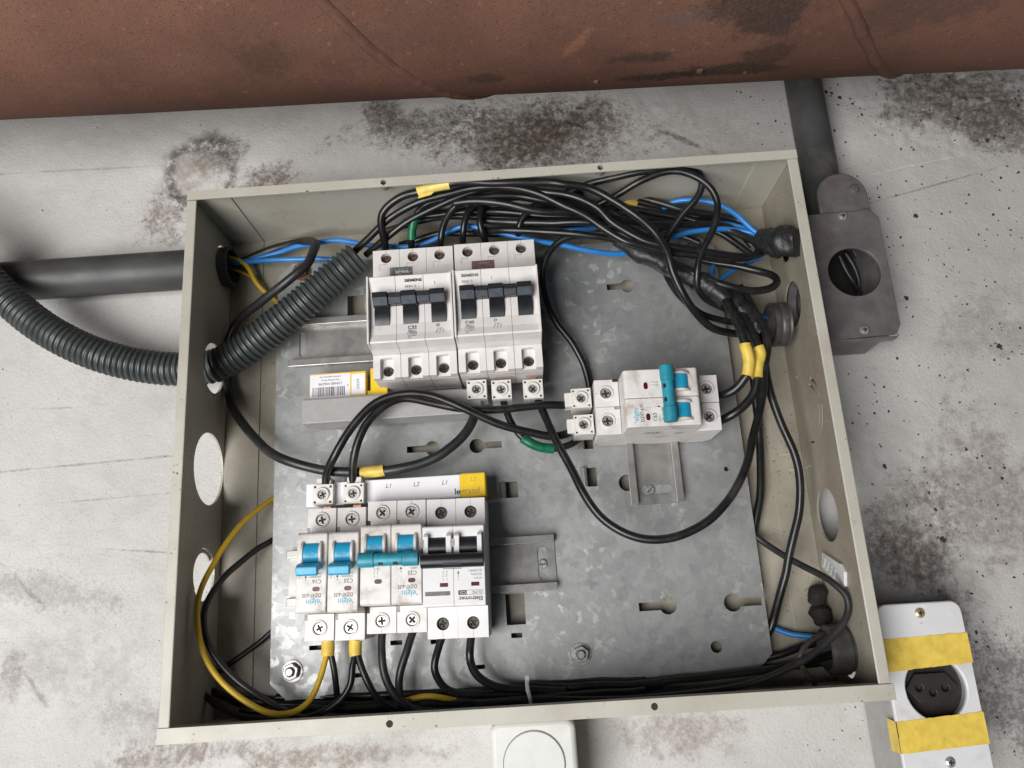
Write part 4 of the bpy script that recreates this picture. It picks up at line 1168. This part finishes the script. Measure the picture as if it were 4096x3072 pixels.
p = [(108.2,302.7,32),(122.9,308.9,42),(138.1,315.8,48),(151.2,320.5,52),(164.1,324.7,55),(180,329.5,58),(195.6,331.9,60),(210.8,330.9,62),(222.1,327.6,64),(236.8,323.3,66),(247.9,320.8,66),(258.8,315.8,66),(269.4,308.9,65),(275.2,301.6,64),(286.2,293,62),(298,285.3,61),(315.5,281,60),(333.5,277.2,57),(352.3,275.4,52),(367.4,275.9,46),(378.8,280.3,40),(388.1,288,34)]
cable(p, 2.4, 'black_cable', 'black cable with white print rising from the conduit and sweeping right to the taped lump')
p = [(140.6,303.4,30),(142,307.4,42),(144,314.7,46),(147.1,321,50),(152.2,326.4,52),(161,328.9,54),(172,329.7,55),(191.2,328.6,55),(202.8,329,55),(218.1,328,54),(233.3,324.3,54),(256.2,320.4,50),(275.4,315,46),(294,308.5,40)]
o = cable(p, 2.4, 'black_cable', 'black cable wrapped in green tape entering the middle pole of the C32 breaker')
band(o, p[0], [(142.1,307.4,42),(142.9,310.7,44),(144,314.7,46),(145.4,317.9,48),(147.3,321.4,50)], 3.1, 'green_tape')
cable([(159.8,302.4,30),(161.9,306.8,42),(164.6,314.9,46),(169.4,322,48),(175.2,326.6,50),(187.1,329.4,51),(206.7,332.4,50),(225.9,329,48),(241.2,324.6,46),(264.3,318.1,42)], 2.35, 'black_cable', 'black cable without tape entering the right pole of the C32 breaker')
cable([(176.4,303.8,30),(177.7,309.1,42),(179.9,317.2,46),(184.2,325.4,46),(190.7,330.1,46),(202.5,331,46),(218.2,331.5,46),(237.6,328.5,44)], 2.35, 'black_cable', 'black cable entering the left pole of the C40 breaker from above')
cable([(192.9,303.4,30),(191.3,308.1,42),(190.1,314.7,46),(191.1,323.2,46),(193.8,331,44),(199.5,336.9,42),(206.7,340.1,40)], 2.35, 'black_cable', 'black cable entering the middle pole of the C40 breaker from above')
cable([(215.3,302.6,30),(216,307.9,42),(218.7,315.1,46),(224.5,320.5,48),(234.9,324.8,48),(247.6,327.9,47),(261.3,331.1,44)], 2.35, 'black_cable', 'black cable entering the right pole of the C40 breaker from above')
for p in ([(189.7,320.5,38),(209.3,315.7,42),(240.1,310.5,46),(270.6,307.2,48),(283.8,306.2,46),(297.3,300.1,44),(311,292.9,40),(324.7,284.6,36)],
          [(185,315,32),(204.3,309.8,42),(232,304.6,46),(254.6,299.6,48),(270.6,296.7,48),(280.8,294.3,46),(288,290.7,44),(300.7,285.6,42),(318.5,277.2,40),(336.4,269.8,38)],
          [(142.5,327.9,34),(158,327.4,36),(178.1,327.5,38),(201.9,326.2,38),(225.3,321.2,40),(248.7,317.7,40),(272.2,315.2,38),(291.5,313.8,34),(314,305.8,30)],
          [(130,315.5,18),(143.7,317,22),(160.3,319.2,24),(176.6,316.6,26),(200.7,314.3,28),(216.9,316,30),(240.8,314.7,30),(272.5,311.4,30),(286.1,310.9,28),(310,304.8,24)],
          [(120.5,322,28),(141.1,326.1,30),(161.5,327.5,32),(185.6,326.6,32),(217.4,322.9,32),(257.3,320.5,30),(267.5,316.5,28),(296.6,314.3,24)],
          [(134.3,331.1,22),(152.9,334.8,26),(173.7,335.6,30),(202,333.3,32),(233.8,328.3,32),(265.5,322.5,30),(284.6,315.3,28)],
          [(190.5,342,34),(210.6,340.5,38),(234.1,334.3,42),(257.2,327.3,42),(273.7,323.6,40),(285.7,317.4,38),(296.4,308.3,36)],
          [(202.3,341.5,30),(217,341.6,32),(234.3,336,34),(257.6,326.3,34),(267.7,322.9,32),(296.6,319.7,28),(325.8,316.3,24),(355.1,311.9,20)],
          [(239.6,329.2,24),(263.8,328.5,26),(287.8,327.8,28),(316.5,322.4,26),(340.1,315.3,24),(360.7,303.2,24),(370.3,293.1,26),(376.3,285.5,28)],
          [(239.5,327,20),(268.5,323.8,22),(296.8,316.4,24),(324.8,307.9,24),(342.3,297.3,26)],
          [(229.4,322.3,18),(258.6,320.2,20),(287.7,318,20),(321.5,315.5,20),(351.6,319.6,18),(370.8,317.1,18),(381.5,306.8,20)]):
    cable(p, 2.35, 'black_cable', TOPL, TOPG)
p = [(174.1,325.5,55),(185.9,324.7,58),(198.8,322.9,59),(210.1,319.4,60),(222,315.1,60),(236.2,312.5,59),(253.7,312.5,56),(265.4,312.6,52),(284.2,310.2,46),(303.3,307.8,40),(332.6,308.6,34),(352.5,309.2,30),(371.8,303.5,26),(379.5,293.4,24)]
cable(p, 2.5, 'black_cable', 'glossy black cable running level just above the C40 breaker cables')
p = [(224.9,327.2,38),(239.2,329.2,44),(253.2,331,50),(266.9,332.3,56),(286.6,333.5,62),(302.7,334.5,65),(316.1,334.6,66),(330.1,335.1,64),(339,334.2,60),(342.1,330.1,56),(341.2,323.7,53),(336.1,317,50),(328.7,310.5,46),(321,301.4,42),(316.8,294.5,40),(315.3,286.4,38)]
cable(p, 2.4, 'black_cable', 'black cable loop rising highest against the top rim at the upper right')
p = [(262.1,320.2,42),(274,322.3,48),(284.7,324.4,54),(297.3,328.7,60),(311.6,332.1,64),(324.8,331.7,66),(336,326.8,66),(343.9,318.2,66),(347.7,308,64),(346.1,297.4,62),(342.3,288.8,60),(337.2,280.4,58),(333,271.9,56),(331,263.3,54),(331.7,255.2,48),(337.6,249.4,42),(348.4,245.1,36),(362.8,242.2,28),(380.2,240.7,18)]
cable(p, 2.3, 'black_cable', 'black cable arching up and then dropping steeply in front of the blue wires')
p = [(317.8,276.5,44),(321.5,272.4,46),(329.4,266,48),(341.5,258.3,50),(354.2,252.7,50),(367.8,250.6,48),(380.3,252.5,46),(385.4,257.3,44),(384.6,263.7,40),(378.3,269.1,36),(366.3,274.8,32),(353,280.1,28),(340.8,284.9,26)]
cable(p, 2.5, 'black_cable', 'black cable bent in a hairpin against the right inner wall')
p = [(313.4,283.1,30),(315.1,271.1,34),(319.4,258.2,38),(325.2,248.2,40),(335.1,241.2,36),(347.9,238.1,30),(363.1,236.8,24),(380.1,236.4,16)]
cable(p, 2.3, 'black_cable', 'lower black cable curving into the grey bushing stub on the right')
p = [(299,338.8,24),(317,329.9,28),(335.4,322.1,28),(354.6,318.5,26),(373.6,312.8,24),(384.9,299.4,28)]
cable(p, 2.4, 'black_cable', 'black cable running under the blue wires to the taped lump at upper right')

# taped joints
p = [(281.1,294.7,44),(292.8,285.9,46),(305,279.5,46),(317.2,272.1,44),(329.9,263.3,44),(341.9,254.8,46),(349.6,244.6,46)]
solo('taped_bundle', MB().tube(p, [3.0, 6.0, 6.4, 5.8, 6.2, 6.8, 5.2], 18, 1.2, lump=.22), 'black_tape', 'cable bundle wrapped in shiny black tape crossing the upper right of the plate', 'taped cables', p[0])
p = [(351.7,256.7,36),(357.2,246.7,38),(363.8,235.5,38),(370,224.3,36)]
solo('taped_bundle', MB().tube(p, [5, 8.0, 8.2, 6.5], 18, 1.2, lump=.25), 'black_tape', 'flat black taped cable joint above the two yellow cable markers', 'taped cables', p[0])
p = [(381.6,297.5,34),(383.1,293.1,38),(386.2,286,46),(390.3,281.5,54),(394.6,279.1,59),(397.4,277.7,62)]
solo('taped_bundle', MB().tube(p, [2.5, 6.5, 9.2, 9.6, 9.2, 8.0], 22, 1.2, lump=.28), 'black_tape', 'fat lump of black tape capping blue wires at the right rim', 'taped cables', p[0])

p = [(345.4,254,46),(348.4,242.6,50),(351.8,229.6,54),(354.3,216.7,56),(355.7,208.4,56),(356.2,201.5,55),(354.8,193.7,54),(351.8,189.6,52),(347.2,184.7,48),(341.7,182.3,44),(336.4,183,38),(331.3,184.5,34)]
o = cable(p, 2.8, 'black_cable', 'black cable with yellow marker into the upper right terminal of the sideways breaker')
b = band(o, p[0], [(354.8,212.1,56),(355.6,208,56),(356.2,201.5,55),(355.3,195,54),(353.9,191.6,53)], 3.7, 'yellow_tape', 'marker_sleeve')
p = [(355.1,254.8,40),(359.7,236.5,44),(362.6,220.7,48),(364.9,209.7,50),(363.4,199.9,50),(361.1,189.5,50),(357.3,180.5,48),(350.8,173.2,46),(344,168.9,44),(336.3,166.3,38),(331.7,166,34)]
o = cable(p, 2.8, 'black_cable', 'black cable with yellow marker into the lower right terminal of the sideways breaker')
b = band(o, p[0], [(364.7,211.1,50),(365.4,206,50),(363.4,199.9,50),(361.4,190.5,50)], 3.7, 'yellow_tape', 'marker_sleeve')
p = [(363,258.8,36),(368,240.5,42),(371.6,223.6,46),(371.2,209.9,48),(366.4,196.1,50),(362.9,181.9,52),(358.2,168,54),(351.9,153.2,56),(344.9,135,58),(332.7,116.7,58),(317.2,102.6,57),(297,94.4,56),(277.8,94.3,55),(260.6,102.9,54),(248.1,117.8,52),(239.4,138.1,50),(232.7,155,48),(226.6,171.2,44),(221.7,185.2,38),(219.5,196.3,32)]
cable(p, 2.6, 'black_cable', 'black cable hanging in a wide U-shaped loop across the lower right of the plate')
p = [(373.3,235.2,34),(372,217,40),(370.1,197.4,42),(371.2,178.7,42),(375.6,160.6,40),(381,144.1,38),(382.5,125,36),(379.5,105.3,32),(372,80.3,26),(367.2,60.9,18),(361.9,42.7,9),(356.1,31.7,6)]
cable(p, 2.6, 'black_cable', 'black cable running down beside the right inner wall and behind the plate corner')
p = [(364.5,242.9,24),(369.2,211.7,16),(370.2,180.3,10),(368.7,148.7,8),(363.9,117.9,8),(357.5,97.2,6)]
cable(p, 2.6, 'black_cable', 'black cable tucked behind the right edge of the mounting plate')
p = [(354.4,98,8),(363.6,87.9,12),(373.1,78.6,22),(384.4,68.9,34),(391.3,61.8,42),(395.9,54.2,46),(394.5,45,46),(387.5,35.7,46),(378.9,28.6,46),(367.2,21.7,46),(351.4,14.7,46),(334.3,9.2,44),(313.2,5.6,42),(286.9,4.2,40),(260.6,4.2,38),(228.8,5.3,36),(196.6,6.9,34),(170.9,6.1,32)]
cable(p, 2.1, 'dull_cable', 'thin dusty black cable looping past the tie mount and along the bottom')
p = [(388.8,33.4,30),(378.7,31.6,36),(368.5,28,42),(363.2,22.3,44),(364.3,16.1,42),(369.5,9.4,38),(374.8,2.7,30),(375.2,-2.1,24)]
cable(p, 1.6, 'dusty_cable', 'thin brown dusty wire curling beside the lower right bushing')
BOTG = 'black cables lying along the bottom of the enclosure'
BOTL = 'black cable lying along the bottom inside of the enclosure'
for p in ([(393.1,19.8,18),(374.5,16.4,22),(351.4,13.7,24),(318.5,11.3,22),(274.1,10.3,22),(229.9,10.7,22),(185.5,11.2,22),(181.4,6.5,24),(137.4,6.2,26)],
          [(394.3,26.8,12),(379.7,25.4,11),(363.7,20.9,9),(351.7,18.6,6),(340.2,16,5)],
          [(393.5,15,12),(372.8,13.9,9),(350.4,11.6,7),(321.8,10.8,7),(287.6,10.6,7),(230.6,11.3,8),(180.8,11,8)],
          [(15,16,10),(44.5,10.3,12),(79.2,8,14),(124.8,6.2,16),(169.9,6.4,18),(229.8,7.7,18),(285.8,7.4,16)],
          [(-0.6,20.2,6),(32.5,8,10),(79.7,4,16),(125.7,3.3,22),(170.4,4.3,26),(229.2,7,30),(273.2,6.6,26)],
          [(24,8.5,18),(58.4,6.8,20),(103.5,5.6,22),(159.2,3.7,24),(203.3,4.5,26),(240.3,7,26)],
          [(43.2,13.6,8),(78.2,12.3,10),(124.2,11,12),(169.8,10.7,14),(219,11.6,14),(275.6,10.7,12)],
          [(71.2,2.8,26),(115.7,0.6,28),(159.6,0.4,30),(203.1,0.9,30),(234.5,5.7,30)]):
    cable(p, 2.3, 'black_cable', BOTL, BOTG)

# middle of the enclosure
p = [(243.4,185.3,36),(237.2,183.7,40),(227.2,183.5,42),(211.1,182.9,44),(187.3,182.5,46),(166.7,184.9,48),(149.3,189.3,50),(134.8,192.2,52),(121.7,186.5,54),(111.3,175.2,54),(104.3,159.7,52),(101.4,147.7,46),(100.1,132.7,38)]
cable(p, 2.6, 'black_cable', 'black cable arching from the upper side connector to the second bottom connector')
p = [(243.2,167,36),(237.4,164.4,40),(227.8,163.6,42),(215.9,165.8,44),(195.6,171.5,48),(173.1,183,54),(153.2,191.2,57),(134.4,193.7,58),(116.7,187.4,58),(103.2,173.6,57),(91.4,157.3,54),(84.9,147.1,47),(81.8,133.9,38)]
cable(p, 2.6, 'black_cable', 'black cable arching from the lower side connector to the leftmost bottom connector')
p = [(5.6,312.2,8),(19.2,318,9),(36.1,323.1,10),(52.3,324.1,14),(64.6,321.6,22),(72.2,314.1,31),(72.4,305.1,38),(69.3,293.7,42),(52.9,281,40),(30.8,272.6,28),(11.6,263.6,15),(2.7,248.3,7.5),(3.6,224.2,7.5),(15.2,198.3,17),(36.3,174,32),(57.4,158.9,40),(81.3,151.1,40),(105.1,148.4,40),(131.8,149.6,40),(154.3,155.6,40),(169.5,165.4,39),(176.7,176,37),(179.5,187.4,34),(180.3,197.9,30)]
o = cable(p, 3.1, 'dull_cable', 'thick black cable looping round the left side with a yellow tape band')
band(o, p[0], [(104.5,148.4,40),(112.5,148.5,40),(120,148.9,40)], 3.8, 'yellow_tape')
p = [(197.4,197.8,32),(200.4,181.9,38),(204.8,170.9,38),(212.6,161.6,36),(222.8,157.3,34),(233.4,157.4,30),(243.2,161.9,24),(252.3,171.7,19),(256.8,186.3,17),(257.5,202.3,18),(254.8,216.7,20),(247.2,231,24),(238.6,243.6,28),(232.7,259.4,32),(230.6,275.4,35),(233.7,287.6,38),(239.9,295.6,40),(248.8,300.2,42),(266.3,300.6,42)]
o = cable(p, 2.3, 'black_cable', 'black cable with green tape curving under the connectors and up beside the C40 breaker')
band(o, p[0], [(209.2,164.4,36.5),(214,160.6,36),(219.8,158,34.5),(229.1,156.7,32)], 3.2, 'green_tape')

# left and bottom
p = [(38.8,139.9,6),(35.3,136.6,10),(28.1,128.2,20),(19.6,112.5,34),(13.1,96.9,42),(8,83.1,46),(6.9,69.4,48),(8.8,53.7,48),(14.6,40.1,48),(25.9,25.8,48),(40.5,14.3,46),(53.8,8.1,44),(63.9,8.3,42),(72.3,14,38),(77.7,24.1,36),(81,36.1,34),(82.1,42.2,33),(82.1,48.5,32)]
o = cable(p, 1.75, 'yellow_cable', 'yellow wire making a big bow in the lower left of the enclosure')
band(o, p[0], [(82.5,38.1,34),(82.5,41.7,33.5),(82.3,47,33)], 3.9, 'yellow_tape', 'ferrule')
p = [(38.2,112.1,6),(30.6,106.9,12),(22.2,97.1,24),(13.7,85,34),(8.2,72.3,38),(7.9,60.7,40),(11.9,50.1,42),(21,37.2,42),(32.2,26.3,42),(47.4,14.9,38),(64.8,4.8,34),(83.3,2.2,30)]
cable(p, 2.0, 'dull_cable', 'black wire bowing alongside the yellow wire at lower left')
p = [(0.1,18.6,16),(7.6,14.4,20),(21.4,8.5,26),(39.5,4,30),(62,3,32),(78.9,6.5,34),(89.8,13,34),(95.8,21.8,34),(97.3,31,34),(99.3,38.6,33),(99.2,47,32)]
o = cable(p, 2.0, 'black_cable', 'black wire swinging from the lower left corner up to the second breaker ferrule')
band(o, p[0], [(99.4,37.1,33.5),(99.3,40.7,33),(99.4,46,33)], 3.9, 'yellow_tape', 'ferrule')
cable([(84.1,39.5,33.5),(85.8,29.4,32),(85.9,18.7,28),(86.8,9.6,22),(97.5,5.6,20)], 1.9, 'black_cable', 'short black wire dropping beside the yellow wire from the leftmost bottom breaker')
cable([(100.3,38.6,33),(104.6,25.4,34),(110.6,13.6,32),(120.1,4.4,28),(137.3,0.1,26),(170,-1,24)], 2.1, 'black_cable', 'black wire leaving the second ferrule down to the right')
cable([(115.8,49.8,33),(116.5,36.3,36),(117.6,24.9,36),(122.5,13.7,34),(131.7,5.3,32),(144.4,1.5,30),(170.4,1.5,28),(214,0.8,26)], 2.4, 'dull_cable', 'black cable under the left pole of the two-pole teal breaker')
cable([(135,49.7,33),(131.6,38.5,36),(127.5,27.4,36),(125.6,18.1,34),(127.1,8.3,30),(137.6,3.4,28),(159.3,1.9,26)], 2.4, 'dull_cable', 'black cable under the right pole of the two-pole teal breaker')
cable([(153.2,46.5,33),(149.1,36.4,36),(146.9,28.3,36),(148.8,20.8,34),(154.9,14.1,32),(166.6,10.9,30),(181.8,9.8,28),(214.6,9,26)], 2.3, 'black_cable', 'glossy black cable under the left pole of the black-lever breaker')
cable([(170.4,45.4,33),(169,34.2,36),(169.9,26.8,34),(173.8,20.2,32),(182.1,14.9,30),(198.3,11.7,28),(225.6,8.8,26)], 2.5, 'black_cable', 'black cable under the right pole of the black-lever breaker')
cable([(123.6,7.3,22),(132,9.6,26),(139.9,10.7,27),(148.7,9.8,27),(158.2,7,24)], 1.7, 'yellow_cable', 'short yellow wire showing among the black cables at the bottom')
cable([(39.4,54.2,6),(21.5,41.2,4.5),(8.8,34.2,4.5),(-1.5,27.7,4.5)], 1.7, 'dull_cable', 'thin black wire on the back panel behind the lower left plate corner')

# blue and yellow wires at the top
cable([(-0.8,315,9),(6.6,314.2,11),(18.6,312.5,14),(47.2,310.1,18),(72.3,307.8,20),(84.5,306,20),(96.7,302.9,20)], 1.8, 'blue_cable', 'lower blue wire from the left conduit passing behind the corrugated conduit')
cable([(0.9,314.8,7),(19.6,316.2,10),(41,319.1,12),(54.6,320.7,16),(69.8,320.4,20),(85.5,319.1,24),(103,314.6,26),(102.2,314.6,26),(122.3,310.9,26),(141.1,309,28),(156.7,312.2,30),(169.2,316.6,33),(181.4,317.5,35),(197.1,312.7,37),(212.6,306.2,39),(231.7,300.4,39),(247.2,296.9,37),(271.3,291.3,34),(285.8,291,31),(295.5,292.8,30),(308.5,297.3,29),(320.1,300.6,30),(332.9,304.4,30),(350.1,305.4,30),(365.8,303.5,31),(377,299.6,33),(383,295.4,36)], 1.9, 'blue_cable', 'long blue wire running from the left conduit across the top to the taped lump')
cable([(297.4,320.6,22),(313.1,321.5,22),(325,329.3,26),(335.9,329.3,30),(349.5,326.3,32),(359.7,320.2,34),(370,309.5,36),(378.1,300.1,36),(383,295.4,36)], 1.9, 'blue_cable', 'blue wire arching over the cables at the upper right')
cable([(347,313.1,22),(358.1,312.2,24),(371.7,306.7,28),(379.3,300.4,32),(383.4,295.9,35)], 1.8, 'blue_cable', 'short blue wire between two others entering the taped lump')
cable([(346.2,271.6,30),(348.4,277.3,28),(353.4,283.4,24),(362.2,289.1,18)], 1.7, 'blue_cable', 'short bit of blue wire behind the dropping black cable')
cable([(349.2,262.3,30),(355.2,268.7,28),(363.7,275.9,24),(375.5,281.6,22),(386.3,286.4,20)], 1.7, 'blue_cable', 'slanting blue wire behind the hairpin black cable at right')
cable([(370.4,245.4,22),(379.8,242.2,20),(391.2,241.5,16),(399.4,241.3,14)], 1.8, 'blue_cable', 'blue wire entering the grey bushing stub')
cable([(232.6,313.8,26),(244.1,312.8,28),(253.4,311.4,32),(269.6,311.7,32),(284.5,316.4,30),(299.1,320.5,24)], 1.8, 'blue_cable', 'blue wire threading between black cables at top centre')
cable([(358.5,38.5,4.5),(370.4,32.4,8),(384.6,30,12),(395,28.5,14)], 1.7, 'blue_cable', 'short blue wire entering the black ring in the lower right corner')
cable([(-0.2,320.3,9),(6.6,316.7,11),(13.2,313,13),(18.4,306.9,13),(22.9,298.1,11),(28.7,290.9,8),(36.1,284.1,5),(43.4,277.4,4)], 1.75, 'yellow_cable', 'yellow wire coming out of the left conduit and behind the plate')
cable([(0.6,312.6,6),(8.7,308.4,7),(16.8,304.2,6),(26.7,297.6,5)], 1.0, 'yellow_cable', 'thin yellowish wire below the other in the left conduit mouth')

# cable tie round the bottom bundle
p = [(202.7,17.1,38),(202.7,13.3,41),(203.7,8.3,41),(204.1,2.4,38)]
t = solo('cable_tie', MB().tube(p, [.9, 1.2, 1.2, 1.0], 6, 2), 'clear_tie', 'translucent cable tie round the black cables at bottom centre', 'cable tie', p[0])
sub('tie_tail', MB().box(p[0][0] - 1.2, p[0][0] + 1.2, p[0][1] - 6, p[0][1] + 3, p[0][2] - .4, p[0][2] + .5), 'clear_tie', t, p[0])
finish_texts()
